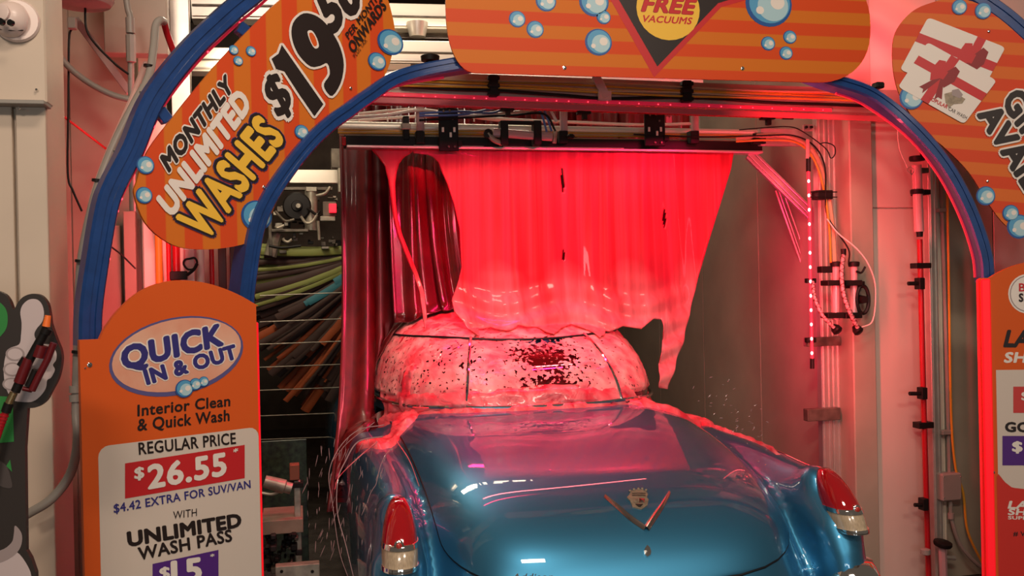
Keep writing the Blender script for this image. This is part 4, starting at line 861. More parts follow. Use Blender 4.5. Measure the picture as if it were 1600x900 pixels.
# ================================================================ CAR (implicit body shape turned into meshes)
CX, CY = 1.165, 3.12      # car's centre line and tail in the world; car axis runs along +y
def sel(P, c, a, p):
    """superellipsoid, approximate signed distance"""
    t = np.abs(P - np.array(c)) / np.array(a); t = np.maximum(t, 1e-6); p = np.array(p, float)
    h = (t ** p).sum(-1); g = np.sqrt(((p * t ** (p - 1) / np.array(a)) ** 2).sum(-1)) + 1e-9; pm = 2.6
    s = h ** (1 / pm); return (s - 1) * pm * s ** (pm - 1) / g
def capsule(P, a, b, ra, rb):
    a, b = np.array(a, float), np.array(b, float); d = b - a; t = np.clip(((P - a) @ d) / (d @ d), 0, 1)
    return np.linalg.norm(P - a - t[..., None] * d, axis=-1) - (ra + (rb - ra) * t)
def smin(a, b, k):
    h = np.clip(.5 + .5 * (b - a) / k, 0, 1); return b * (1 - h) + a * h - k * h * (1 - h)
def body(P):
    Q = P.copy(); Q[..., 0] = np.abs(Q[..., 0]); y = Q[..., 1]
    tail = sel(Q, (0, 2.15, .55), (.87, 2.13, .555), (5.5, 2.45, 2.5)); front = sel(Q, (0, 2.15, .55), (.86, 3.3, .50), (3.0, 5, 3.0)); mid = np.where(y < 2.15, tail, front)
    lower = sel(Q, (0, 2.6, .50), (.90, 2.62, .26), (4, 5, 3)); d = smin(mid, lower, .06)
    fr = sel(Q, (.835, 1.75, .52), (.145, 1.66, .44), (2.6, 4.6, 2.6)); d = smin(d, fr, .05)
    ff = sel(Q, (.80, 4.3, .50), (.19, 1.15, .42), (2.8, 3.5, 2.8)); d = smin(d, ff, .06)
    lamp = capsule(Q, (.862, .20, .40), (.85, .235, .70), .105, .085); lamp = smin(lamp, capsule(Q, (.85, .25, .72), (.842, .40, .885), .08, .05), .05); lamp = smin(lamp, capsule(Q, (.842, .38, .885), (.845, 1.2, .86), .05, .07), .04); d = smin(d, lamp, .035)
    return d
def green(P):
    Q = P.copy(); r = sel(Q, (0, 3.02, .98), (.79, 1.62, .60), (4.2, 2.5, 2.3)); return r
def whole(P): return np.minimum(body(P), green(P))
def grad(f, P, h=.002):
    g = np.stack([f(P + np.eye(3)[i] * h) - f(P - np.eye(3)[i] * h) for i in range(3)], -1) / (2 * h); return g
def project(f, P, off=0.0, it=6):
    P = np.array(P, float)
    for _ in range(it):
        g = grad(f, P); n2 = (g ** 2).sum(-1, keepdims=True) + 1e-9; st = (f(P) - off)[..., None] * g / n2; ln = np.linalg.norm(st, axis=-1, keepdims=True); P = P - st * np.minimum(1, .08 / np.maximum(ln, 1e-9))
    return P
def surface(f, lo, hi, h, keep=None):
    """surface nets over a grid, then every vertex pulled onto the exact surface"""
    ax = [np.arange(lo[i], hi[i] + h, h) for i in range(3)]; G = np.stack(np.meshgrid(*ax, indexing='ij'), -1); V = f(G); s = V < 0
    n = [len(a) - 1 for a in ax]; acc = np.zeros((*n, 3)); cnt = np.zeros(n); cell = G[:-1, :-1, :-1]
    def sub(A, o): return A[o[0]:o[0] + n[0], o[1]:o[1] + n[1], o[2]:o[2] + n[2]]
    for d in range(3):
        e1, e2 = [k for k in range(3) if k != d]
        for i in (0, 1):
            for j in (0, 1):
                o = [0, 0, 0]; o[e1] = i; o[e2] = j; q = list(o); q[d] = 1; va, vb_ = sub(V, o), sub(V, q); cr = sub(s, o) != sub(s, q)
                t = np.where(cr, va / np.where(cr, va - vb_, 1), 0); p = np.zeros((*n, 3)); p[..., e1] = i; p[..., e2] = j; p[..., d] = t; acc += np.where(cr[..., None], p, 0); cnt += cr
    act = cnt > 0; idx = -np.ones(n, int); idx[act] = np.arange(act.sum()); P = cell[act] + h * acc[act] / cnt[act][:, None]; P = project(f, P, 0, 3); F_ = []
    for d in range(3):
        e1, e2 = [(1, 2), (2, 0), (0, 1)][d]; m_ = [slice(0, n[0]), slice(0, n[1]), slice(0, n[2])]
        a = s[:-1, :-1, :-1]; b_ = sub(s, [int(d == k) for k in range(3)]); cr = np.argwhere(a != b_); cr = cr[(cr[:, e1] > 0) & (cr[:, e2] > 0)]
        o1 = np.eye(3, dtype=int)[e1]; o2 = np.eye(3, dtype=int)[e2]
        q = [idx[tuple((cr - k).T)] for k in (0 * o1, o1, o1 + o2, o2)]; q = np.stack(q, -1); fl = a[tuple(cr.T)]; q[~fl] = q[~fl][:, ::-1]; F_.append(q)
    F_ = np.concatenate(F_); F_ = F_[(F_ >= 0).all(1)]
    if keep is not None: F_ = F_[keep(P)[F_].all(1)]
    return P, F_
car = empty('vintage_car', (CX, CY, 0), 'metallic blue vintage car seen from behind under the falling red water', 'car')
def cpart(name, P, Fs, mt, smooth=True):
    b = MB(); b.v = [tuple(p) for p in P]; b.f = [list(map(int, f)) for f in Fs]; b.m = [0] * len(b.f); return b.build(name, mt, car, smooth, 180)
P, F_ = surface(body, (-1.05, .0, .22), (1.05, 5.5, 1.2), .03)
cpart('body', P, F_, M['paint'])
P, F_ = surface(green, (-.85, 1.3, .98), (.85, 4.8, 1.65), .04, keep=lambda P: P[:, 2] > 1.0)
cpart('roof', P, F_, M['paint'])
def hitcar(px, py, f=whole, start=2.0):
    d = ray(px, py); d = d / np.linalg.norm(d); o = _C - np.array([CX, CY, 0]); t = start
    for _ in range(200):
        s_ = float(f((o + d * t)[None])[0]); t += s_ * .5
        if s_ < .0005 or t > 9: break
    if t > 7: t = 1.4 + min(range(0, 700, 3), key=lambda k: float(f((o + d * (1.4 + k * .01))[None])[0])) * .01; return project(f, (o + d * t)[None], 0, 6)[0]
    return o + d * t
def oncar(pxs, off=.004, f=whole, sm=6):
    P = [hitcar(*p, f=f) for p in pxs]; P = smoothpath(P, sm) if sm else P; return project(f, np.array(P), off, 4)
# boot lid: shell that follows the body, bounded by its own shut line
def lidw(s): return .665 * (1 - max(0, 1 - s / .22) ** 3.2) ** (1 / 2.6) + .06 * s
def lid_pt(x, s):
    ph = R_(6 + 82 * s); r = (1 - (abs(x) / .87) ** 5.5) ** (1 / 2.45); return (x, 2.15 - 2.13 * r * math.cos(ph) ** (2 / 2.45), .55 + .555 * r * math.sin(ph) ** (2 / 2.5))
NS, NX = 44, 40; Gd = []
SMAX = .93
for i in range(NS + 1):
    s = SMAX * (i / NS) ** 1.15 + .001; Gd.append([lid_pt(lidw(s) * (2 * j / NX - 1), s) for j in range(NX + 1)])
Gd = np.array(Gd); top_ = project(body, Gd, .007, 8); low_ = project(body, Gd, -.012, 8)
b = MB(); b.grid([[tuple(p) for p in row] for row in top_])
edge = [(0, j) for j in range(NX + 1)] + [(i, NX) for i in range(1, NS + 1)] + [(NS, j) for j in range(NX - 1, -1, -1)] + [(i, 0) for i in range(NS - 1, 0, -1)]
ring = [[tuple(top_[e]) for e in edge], [tuple(low_[e]) for e in edge]]; b.grid(ring, closed=True)
lid = b.build('boot_lid', M['paint'], car, True, 50)
b = MB(); sl = np.array([top_[e] for e in edge]); cen = sl.mean(0); sl = project(body, sl + (sl - cen) / np.linalg.norm(sl - cen, axis=1)[:, None] * .0045, .0015, 5); b.tube([*sl, sl[0]], .0052, 6, cap=False); b.build('shut_line', M['seal'], car, True)
# chrome V and crest on the lid
def chev(pxs, w, h_, name, mt):
    P = oncar(pxs, .008); n = len(P); b = MB(); G_ = []
    for i in range(n):
        Tn = P[min(i + 1, n - 1)] - P[max(i - 1, 0)]; Tn /= np.linalg.norm(Tn); N = grad(whole, P[i][None])[0]; N /= np.linalg.norm(N); B_ = np.cross(Tn, N); k = w * (.28 + .72 * math.sin(math.pi * min(1, .12 + .5 * i / n)))
        G_.append([tuple(P[i] + B_ * k * a + N * h_ * c) for a, c in ((-1, 0), (-.6, .8), (0, 1.3), (.6, .8), (1, 0))])
    b.grid(G_); return b.build(name, mt, lid, True, 30)
vm = empty('x', (0, 0, 0), None, None); bpy.data.objects.remove(vm)
M['chromed'] = mat('warm_chrome', (.62, .50, .45), .18, metal=1.0)
chev([(945, 779), (965, 795), (985, 812), (1008, 828)], .012, .010, 'chevron_wing', M['chromed']); chev([(1045, 774), (1033, 794), (1020, 812), (1009, 829)], .013, .010, 'chevron_wing', M['chromed'])
def plate_on(pxs, h_, name, mt, parent=lid, off=.006, smooth=False):
    Q = oncar(pxs, off, sm=0); c = Q.mean(0); N = grad(whole, c[None])[0]; N /= np.linalg.norm(N); n = len(Q); b = MB()
    b.add([tuple(q) for q in Q] + [tuple(q + N * h_) for q in Q] + [tuple(c + N * h_ * 1.3)], [(i, (i + 1) % n, n + (i + 1) % n, n + i) for i in range(n)] + [(n + i, n + (i + 1) % n, 2 * n) for i in range(n)]); return b.build(name, mt, parent)
plate_on([(983, 776), (985, 771), (991, 769), (997, 768), (1003, 769), (1009, 771), (1012, 776), (1010, 781), (1013, 784), (1011, 793), (1002, 799), (997, 798), (988, 796), (984, 786), (979, 781)], .006, 'crest', M['gold'])
for k, (x, y) in enumerate(((984, 771), (990, 769), (997, 768), (1003, 768), (1009, 770))): q = project(whole, hitcar(x, y)[None], .012)[0]; b = MB(); b.lathe(q, (0, -1, .6), [(-.004, .005), (.003, .005), (.005, .002)], 8); b.build('crown_bead', M['gold'], lid, True)
for py in (776, 779): b = MB(); b.tube(oncar([(987, py), (997, py - .5), (1008, py)], .015), .0012, 4); b.build('crest_line', M['ink'], lid)
plate_on([(989, 784), (996, 783), (996, 790), (990, 790)], .0075, 'crest_field', M['gold'], off=.007); plate_on([(998, 783), (1007, 784), (1006, 790), (998, 790)], .0075, 'crest_field', M['chromed'], off=.007); plate_on([(992, 792), (1004, 792), (1000, 796), (997, 796)], .0075, 'crest_field', M['ink'], off=.007)
plate_on([(1010, 854), (1014, 858), (1016, 864), (1015, 869), (1010, 872), (1006, 869), (1005, 863), (1007, 858)], .008, 'lock_cover', M['chrome'])
# script on the lid, cut by the lower frame edge
def car_letters(txt, p0, p1, h, mt):
    v, f = _textmesh(txt); x0 = min(q[0] for q in v); x1 = max(q[0] for q in v); P = []
    for q in v:
        t = (q[0] - x0) / (x1 - x0); P.append(hitcar(p0[0] + (p1[0] - p0[0]) * t + q[1] * h * .35, p0[1] + (p1[1] - p0[1]) * t - q[1] * h, start=2.6))
    P = project(whole, np.array(P), .011, 4); b = MB(); b.add(P, f); return b.build('script_lettering', mt, lid)
car_letters('Addison', (800, 907), (862, 907), 14, M['chrome'])
# tail lamps: bullet red lens over a ribbed clear lens, each with a chrome rim
def lampset(sx):
    pc = empty('tail_lamp', (0, 0, 0), None, None); pc.parent = car; x0 = sx * .850 + .008
    def sec(z, k=1.0):
        t = (z - .74) / .208; tt = max(0, min(1, t)); w = .061 * math.sqrt(max(0.0, 1 - max(0, (tt - .15) / .88) ** 2.3)) + .002; d = .100 * math.sqrt(max(0.0, 1 - max(0, (tt - .05) / .97) ** 2.2)) + .002
        cx = x0 - sx * .014 * tt + sx * .006; cy = .140 + .12 * tt ** 1.5
        out = []
        for q in range(28): a = 2 * math.pi * q / 28; ca, sa = math.cos(a), math.sin(a); out.append((cx + w * k * math.copysign(abs(ca) ** .85, ca), cy + .06 + d * k * math.copysign(abs(sa) ** .9, sa) * 1.0, z))
        return out
    def band(z0, z1, k, name, mt, n=8):
        b = MB(); R2 = [sec(z0 + (z1 - z0) * i / n, k) for i in range(n + 1)]; b.grid(R2, closed=True); b.f += [list(range(28))[::-1], [n * 28 + q for q in range(28)]]; b.m += [0, 0]; return b.build(name, mt, pc, True, 60)
    band(.822, .947, 1.0, 'red_lens', M['lensred'], 16); band(.752, .81, 1.0, 'clear_lens', M['lensclear'])
    band(.808, .824, 1.05, 'chrome_rim', M['chrome'], 3); band(.738, .754, 1.06, 'chrome_rim', M['chrome'], 3)
    c = sec(.822); yy = min(p[1] for p in c); b = MB(); b.lathe((x0 + sx * .012, yy + .004, .826), (0, -1, 0), [(-.01, .017), (.004, .017), (.008, .012)], 16); b.build('reflector_ring', M['chrome'], pc, True)
    b = MB(); b.lathe((x0 + sx * .012, yy - .003, .826), (0, -1, 0), [(-.004, .011), (.003, .010), (.006, .006)], 16); b.build('reflector', mat('red_reflector_%d' % (sx > 0), (.45, .03, .02), .1, coat=1), pc, True)
    # chrome edge where the lens meets the fin
    return pc
for sx in (-1, 1): lampset(sx)
# bumper with end guards
b = MB(); P = []
for k in range(25):
    t = -1 + 2 * k / 24; P.append((t * .98, .02 + .16 * abs(t) ** 4 + (.30 if abs(t) > .97 else 0) * 0, .47))
prof = [(-.02, -.08), (-.055, -.05), (-.065, 0), (-.055, .05), (-.02, .08), (.0, .06), (.0, -.06)]
b.grid([[(p[0] * (1 + .0), p[1] + a * 1.0, p[2] + c) for a, c in prof] for p in P], closed=True); bm_ = b.build('bumper', M['chrome'], car, True, 50)
for sx in (-1, 1):
    b = MB(); R2 = []
    for i, (z, w, y) in enumerate(((.34, .055, .10), (.42, .085, .045), (.50, .10, .03), (.57, .10, .04), (.625, .085, .07), (.635, .03, .14))):
        R2.append([(sx * .862 + w * math.cos(a), y + .11 + (.10) * (w / .1) * math.sin(a), z) for a in [2 * math.pi * q / 20 for q in range(20)]])
    b.grid(R2, closed=True); b.f += [list(range(20))[::-1], [5 * 20 + q for q in range(20)]]; b.m += [0, 0]; b.build('bumper_end', M['chrome'], car, True, 60)
for sx in (-1, 1):
    for y, nm in ((1.15, 'rear'), (4.25, 'front')):
        b = MB(); b._l(Vector((sx * .78, y, .35)), Vector((sx, 0, 0)), [(-.09, .30), (-.08, .345), (.08, .345), (.09, .30), (.10, .20), (.10, .001)], 28); w_ = b.build('wheel', M['tyre'], car, True)
        b = MB(); b.lathe((sx * .88, y, .35), (sx, 0, 0), [(0, .19), (.015, .17), (.03, .08)], 24); b.build('hubcap', M['chrome'], w_, True)
# three-piece wrap-round rear window, its mouldings and the ledge seam
GP = lambda a, z: (.79 * math.sin(a), 3.02 - 1.62 * math.cos(a), z)
def gpatch(a0, a1, z0, z1, off, na, nz, nfun=None):
    A_ = np.linspace(a0, a1, na); Z = np.linspace(z0, z1, nz); G_ = np.zeros((nz, na, 3))
    for i, z in enumerate(Z):
        k = max(.05, 1 - ((z - .98) / .60) ** 2.3) ** (1 / 2.5)
        for j, a in enumerate(A_):
            sx, cx = math.sin(a), math.cos(a); r = (abs(sx) ** 4.2 + abs(cx) ** 2.5) ** (-1 / 3.2); G_[i, j] = (.79 * k * r * sx, 3.02 - 1.62 * k * r * cx, z)
    return G_
for a0, a1 in ((-62, -27), (-26, 26), (27, 62)):
    G_ = project(green, gpatch(R_(a0), R_(a1), 1.11, 1.385, 0, 16, 10), .004); b = MB(); b.grid([[tuple(p) for p in r] for r in G_]); b.build('rear_window_pane', M['glass'], car, True)
def gline(pts, r, name, mt): Q = project(green, np.array([gpatch(R_(a), R_(a), z, z, 0, 1, 1)[0, 0] for a, z in pts]), .022); b = MB(); b.tube(Q, r, 8); return b.build(name, mt, car, True)
gline([(a, 1.395) for a in range(-64, 65, 4)], .006, 'window_moulding', M['seal']); gline([(a, 1.10) for a in range(-64, 65, 4)], .010, 'window_moulding', M['chrome'])
for a in (-26.5, 26.5): gline([(a, 1.10 + .03 * k) for k in range(11)], .009, 'window_divider', M['chrome'])
b = MB(); b.tube(oncar([(1113, 640), (1180, 672), (1240, 705), (1288, 728)], .003, body), .003, 6); b.build('fender_moulding', M['chrome'], car, True)
p = project(body, np.array([[-.86, 2.0, .9]]), .0)[0]; b = MB(); b.lathe(hitcar(578, 652), (-.2, -1, .1), [(-.02, .018), (0, .028), (.02, .03), (.03, .02)], 14); b.build('antenna_base', M['chrome'], car, True)
# ================================================================ RED WATER SHEET
YS = 5.04
offc = np.array([CX, CY, 0])
def fold(x, z): return .008 * math.sin(x * 9 + .6) + .003 * math.sin(x * 23 + 1.3 * math.sin(z * 3)) + .0015 * math.sin(x * 61 + z * 2)
def sheet_grid(ls, rs_, bots, nr, nc, y_top=236):
    ly, lx = zip(*ls); ry, rx = zip(*rs_); bc, bv = zip(*bots); G_ = []
    for i in range(nr + 1):
        row = []
        for j in range(nc + 1):
            c = j / nc; yb = float(np.interp(c, bc, bv)); py = y_top + (yb - y_top) * (i / nr); xl_, xr_ = np.interp(py, ly, lx), np.interp(py, ry, rx); px = xl_ + (xr_ - xl_) * c
            pd = max(0., (py - 420) / 110); Y = YS - .10 * min(1.6, pd) ** 2
            p = at(px, py + .012 * (px - 860), Y=Y); amp = .3 + 1.0 * min(1, i / nr * 1.3); p = p + np.array([0, fold(p[0], p[2]) * amp * math.sin(math.pi * min(1, max(0, c))) ** .5 + .010 * max(0, pd) * math.sin(py * .16 + math.sin(px * .03) * 2.2), 0]); row.append(p)
        G_.append(row)
    G_ = np.array(G_); d = whole(G_ - offc); m = d < .03
    if m.any(): Q = project(whole, (G_ - offc)[m], .03, 5) + offc; G_[m] = Q
    return G_
main = sheet_grid([(236, 645), (242, 646), (244, 668), (248, 677), (256, 685), (270, 690), (290, 699), (320, 709), (360, 718), (420, 721), (445, 715), (470, 706), (500, 712), (540, 728), (600, 750)],
                  [(236, 1146), (260, 1142), (300, 1130), (365, 1110), (430, 1091), (480, 1079), (530, 1068), (560, 1058), (592, 1048), (610, 1043)],
                  [(0, 488), (.03, 505), (.055, 548), (.08, 520), (.14, 512), (.2, 528), (.26, 508), (.33, 514), (.40, 552), (.44, 522), (.5, 508), (.56, 530), (.60, 560), (.64, 522), (.72, 508), (.80, 512), (.85, 496), (.885, 497), (.90, 512), (.92, 575), (.95, 604), (1, 606)], 90, 170)
left = sheet_grid([(236, 579), (250, 592), (262, 601), (285, 607), (320, 612), (345, 615), (370, 621), (400, 633), (430, 646), (460, 656), (500, 661), (540, 664)],
                  [(236, 645), (242, 644), (245, 636), (250, 630), (258, 624), (270, 620), (290, 617), (320, 618), (345, 621), (370, 628), (400, 640), (430, 653), (460, 663), (500, 667), (540, 668)], [(0, 500), (.5, 520), (1, 500)], 70, 12)
b = MB()
for G_ in (main, left): b.grid([[tuple(p) for p in r] for r in G_])
def proj_px(p):
    d = np.array(p) - _C; D = d @ _FW; return 800 + FPX * (d @ _RT) / D, 450 - FPX * (d @ _UP) / D
keep = []
for f_ in b.f:      # narrow slits where the falling water parts
    x_, y_ = proj_px(np.mean([b.v[i] for i in f_], 0)); keep.append(not any(((x_ - a) / 2.7) ** 2 + ((y_ - c) / h) ** 2 < 1 for a, c, h in ((879, 282, 20), (1038, 342, 15), (880, 400, 9))))
b.f = [f_ for f_, k in zip(b.f, keep) if k]; b.m = [0] * len(b.f)
wsht = b.build('water_sheet', M['sheet'], None, True, 180); fr_a = wsht.data.attributes.new('froth', 'FLOAT', 'POINT')
fr_a.data.foreach_set('value', [max(0.0, min(1.3, (1.80 - v.co.z) / .28 + .35 * math.sin(v.co.x * 17 + 5 * v.co.z) * min(1, max(0, 2 - v.co.z) * 3))) for v in wsht.data.vertices])
tag(wsht, 'red soapy water sheet falling from the black bar onto the car roof', 'water', kind='stuff')
sm_ = wsht.modifiers.new('solid', 'SOLIDIFY'); sm_.thickness = .006; sm_.offset = 0

# ================================================================ FOAM ON THE CAR
def foam_patch(name, f, G_, off, amp, sc, mt, label, thin=None, taper=True):
    G_ = np.array(G_); r, c = G_.shape[:2]; Q = project(f, G_, 0, 5); N = grad(f, Q); N /= np.linalg.norm(N, axis=-1, keepdims=True)
    for i in range(r):
        for j in range(c):
            n_ = noise.fractal(Vector(Q[i, j] * sc), 1.0, 2.0, 4); e_ = min(i, r - 1 - i) / 4, min(j, c - 1 - j) / 4; t = min(1, e_[0], e_[1]) if taper else 1
            Q[i, j] += N[i, j] * (off + amp * n_ * 1.0) * t + N[i, j] * -.012 * (1 - t)
    b = MB(); b.grid([[tuple(p + offc) for p in row] for row in Q]); o = b.build(name, mt, None, True, 180)
    if thin:
        a = o.data.attributes.new('thin', 'FLOAT', 'POINT'); a.data.foreach_set('value', [float(thin(*proj_px(v.co))) for v in o.data.vertices])
    tag(o, label, 'foam', kind='stuff'); return o
def proj_px(p):
    d = np.array(p) - _C; D = d @ _FW; return 800 + FPX * (d @ _RT) / D, 450 - FPX * (d @ _UP) / D
def thin_win(px, py):
    a = math.exp(-((px - 858 - (py - 575) * .25) / 48) ** 2) * (1 if 528 < py < 622 else 0) * (.35 + .45 * abs(math.sin(py * .07))); b_ = .30 if (py > 560 and 1010 < px < 1080) else .0
    return max(a * 1.0, b_, .13 if 500 < py < 625 and px < 760 else 0.03)
foam_patch('window_foam', green, gpatch(R_(-72), R_(72), 1.115, 1.50, 0, 150, 60), .018, .007, 16, M['foam'], 'pale pink soap foam covering the rear window of the car', thin_win)
RGd = [[(x, y, 1.0 + .58 * max(0.02, 1 - (abs(x) / .79) ** 3 - (abs(y - 3.02) / 1.62) ** 2.5) ** (1 / 2.3)) for x in np.linspace(-.68, .68, 60)] for y in np.linspace(1.72, 3.0, 50)]
foam_patch('roof_foam', green, RGd, .016, .008, 9, M['foamred'], 'red soapy water running over the roof of the car')
# foam piled along the foot of the window and over the left wing
px_foot = [(600, 648), (625, 644), (700, 642), (780, 639), (850, 636), (930, 634), (1000, 632), (1060, 630), (1090, 638), (1120, 656)]
cs = smoothpath([hitcar(*p) for p in px_foot], 12)
def ridge(name, path, wid, off, amp, sc, mt, label, nw=14, f=whole):
    P_ = np.array(path); G_ = []
    for k in range(nw):
        t = -1 + 2 * k / (nw - 1); row = []
        for i in range(len(P_)):
            w = wid(i / (len(P_) - 1)) if callable(wid) else wid; Tn = P_[min(i + 1, len(P_) - 1)] - P_[max(i - 1, 0)]; Tn /= np.linalg.norm(Tn); N = grad(f, P_[i][None])[0]; N /= np.linalg.norm(N); B_ = np.cross(Tn, N); row.append(P_[i] + B_ * w * t)
        G_.append(row)
    return foam_patch(name, f, G_, off, amp, sc, mt, label)
ridge('ledge_foam', cs, lambda t: .15, .026, .014, 14, M['foamred'], 'bubbly red foam piled along the ledge below the rear window', 16)
lf = smoothpath([hitcar(*p) for p in ((655, 560), (640, 600), (640, 640), (628, 668), (610, 690), (585, 695), (568, 702))], 10)
ridge('wing_foam', lf, lambda t: .06 + .09 * t, .024, .018, 16, M['foamred'], 'bright red foam pouring over the left rear wing of the car', 16)
lf2 = smoothpath([hitcar(*p) for p in ((1062, 575), (1075, 610), (1100, 640), (1135, 664), (1180, 690), (1225, 716))], 10)
ridge('wing_foam', lf2, lambda t: .035 * (1 - .6 * t), .014, .010, 18, M['foamred'], 'thin red foam trickling along the right rear wing of the car', 10)
lf3 = smoothpath([hitcar(*p) for p in ((612, 520), (600, 560), (596, 600), (605, 640), (600, 665))], 8)
ridge('pillar_foam', lf3, .035, .012, .012, 16, M['foamred'], 'red foam streaming down the left rear pillar of the car', 10)
# streams that leave the left wing, spray and drops
for k, (pts, r) in enumerate((([(590, 690), (560, 715), (530, 745), (523, 765)], .005), ([(598, 682), (560, 690), (540, 720), (528, 750), (527, 800), (540, 850), (552, 900)], .006), ([(600, 664), (560, 672), (530, 700), (514, 740), (520, 790), (530, 860), (545, 905)], .004), ([(620, 690), (640, 720), (655, 760)], .004), ([(585, 660), (545, 690), (520, 720)], .003), ([(612, 700), (600, 715), (590, 745), (585, 790)], .0035))):
    P = []
    for q in smoothpath([at(x, y, Y=3.9 - .3 * i / len(pts)) for i, (x, y) in enumerate(pts)], 6):
        l_ = q - offc; l_ = project(whole, l_[None], .015, 4)[0] if whole(l_[None])[0] < .015 else l_; P.append(l_ + offc)
    b = MB(); n_ = len(P); r *= .55; b.tube(P, r, 6, True, [r * (1 - .6 * i / n_) for i in range(n_)]); o = b.build('water_stream', M['foamred'] if k in (0, 3) else M['drop'], None, True)
    tag(o, ('bright stream arcing off the left wing foam', 'long clear stream falling down the left side of the car', 'outermost faint stream left of the car', 'short red stream running to the left tail lamp', 'faint stream curling off the top of the left wing', 'thin stream falling just left of the left tail lamp')[k], 'water')
b = MB(); rnd = random.Random(4)
def drop(p, r, st, dr):
    dr = np.array(dr) / np.linalg.norm(dr); b.tube([p, p + dr * st * .5, p + dr * st], r, 5, True, [r * .5, r, r * .2])
for k in range(45):
    t = rnd.random(); px, py = 1095 + 90 * t + rnd.gauss(0, 10), 640 - 20 * rnd.random() + 70 * t - rnd.random() ** 2 * 60; drop(at(px, py, Y=4.3 + rnd.uniform(-.2, .1)), .0015 * rnd.uniform(.6, 1.8), rnd.uniform(.008, .02), (rnd.uniform(.2, 1), 0, rnd.uniform(-.3, .9)))
for k in range(110):
    px, py = rnd.uniform(480, 610), rnd.uniform(680, 860); drop(at(px, py, Y=3.75 + rnd.uniform(-.15, .1)), .0011 * rnd.uniform(.6, 1.6), rnd.uniform(.015, .05), (rnd.uniform(-.5, .1), 0, -1))
for k in range(0):
    px, py = rnd.gauss(1215, 8), rnd.uniform(340, 400); drop(at(px - 60, py + 180, Y=4.6), .0015, .02, (.3, 0, -1))
tag(b.build('water_spray', M['drop'], None, True), 'fine drops of water spraying off both sides of the car', 'water', kind='stuff')
b = MB()
for k in range(170):
    px, py = rnd.uniform(640, 1200), rnd.uniform(655, 745); q = hitcar(px, py, start=2.6)
    if q[1] < 4: q = project(body, q[None], .001)[0] + offc; N = np.array([0, 0, 1.]); r = .0028 * rnd.uniform(.5, 1.5); b.lathe(q, (0, -.2, 1), [(-.001, r), (r * .4, r * .9), (r * .8, r * .4)], 6)
tag(b.build('water_beads', M['drop'], None, True), 'small beads of water standing on the upper boot lid', 'water', kind='stuff')

# ================================================================ RED STRIP CURTAIN
cur = empty('strip_curtain', (1.3, 5.75, 2.9), 'dark red vinyl strip curtain hanging behind the water sheet', 'curtain')
def strip(x0, w, ztop, zbot, Y0, sweep_, mt, ph, dx=0.0):
    nr, nc = 26, 12; G_ = []
    for i in range(nr + 1):
        t = i / nr; z = ztop + (zbot - ztop) * t; row = []
        for j in range(nc + 1):
            c = j / nc; x = x0 + dx * t ** 4 + w * (c - .5); y = Y0 - sweep_ * t ** 3 + .022 * math.sin(c * math.pi * 2 + ph) * (.5 + .5 * t) + .006 * math.sin(c * 13 + ph * 3 + t * 2); row.append((x, y, z))
        G_.append(row)
    G_ = np.array(G_); m0 = whole(G_ - offc) < .03
    if m0.any(): G_[m0] = project(whole, (G_ - offc)[m0], .035, 6) + offc
    b = MB(); b.grid([[tuple(p) for p in r] for r in G_]); o = world_parent(b.build('strip', mt, None, True, 180), cur); m_ = o.modifiers.new('s', 'SOLIDIFY'); m_.thickness = .004
xs0 = float(at(541, 400, Y=5.7)[0]); n = 0
for k in range(15):
    x = xs0 + .07 + .145 * k; over = x > .42; zb = 1.62 if over else 1.0
    if k < 3: strip(x, .19, 2.95, .60, 5.7 + .03 * (k % 2), (.9, .8, .6)[k], M['curtain'], k * 1.9, (-.14, -.10, -.06)[k])
    elif k < 6: strip(x, .19, 2.95, 1.40, 5.72 + .05 * (k % 2), .32, M['curtain'], k * 1.7, -.05)
    else: strip(x, .18, 2.95, 1.72, 5.75 + .05 * (k % 2), .1, M['curtain'], k * 2.3)
for k in range(4): strip(.60 + .11 * k, .17, 2.95, 1.50, 5.60, .22, M['curtaindark'], k * 2.1, .03 * k)
for k in range(0): strip(.22 + .12 * k, .16, 1.9, 1.0, 5.15 - .1 * k, .55, M['curtaindark'], k * 2.6, -.10)
p = MB(); p.box((1.3, 5.76, 2.97), (2.5, .08, .06), bev=.004); world_parent(p.build('rail', M['alu']), cur)

# ================================================================ LEFT BACKGROUND: BRUSH AND MACHINERY
bh = empty('foam_brush', at(470, 560, Y=7.5), 'large wash brush with green, orange and dark foam bristles', 'brush')
cxb, czb = at(600, 385, Y=7.6)[[0, 2]]
def bristles(name, n, a0, a1, r0, r1, mt, seed):
    rr_ = random.Random(seed); b = MB()
    for k in range(n):
        a = R_(rr_.uniform(a0, a1)); ln = rr_.uniform(r0, r1); y = 7.35 + rr_.uniform(-.25, .25); w = rr_.uniform(.012, .03); P = []
        for i in range(6):
            t = .1 + .9 * i / 5; aa = a + .22 * (1 - t); P.append((cxb + ln * t * math.cos(aa), y, czb + ln * t * math.sin(aa) - .06 * t * t))
        b.grid([[(p[0] - w * math.sin(a), p[1], p[2] + w * math.cos(a)), (p[0], p[1] - .012, p[2]), (p[0] + w * math.sin(a), p[1], p[2] - w * math.cos(a))] for p in P])
    o = world_parent(b.build(name, mt, None, True, 180), bh); o['kind'] = 'stuff'
bristles('dark_bristles', 220, 178, 275, .8, 1.25, M['bristle_k'], 1)
bristles('green_bristles', 60, 176, 202, .85, 1.10, M['bristle_g'], 2); bristles('orange_bristles', 46, 210, 246, .8, 1.35, M['bristle_o'], 3); bristles('blue_bristles', 16, 196, 216, .42, .75, M['bristle_b'], 5)
b = MB(); b.lathe((cxb, 7.1, czb), (0, 1, 0), [(0, .12), (.6, .12)], 18); world_parent(b.build('hub', M['grime'], None, True), bh)
wr_ = 0
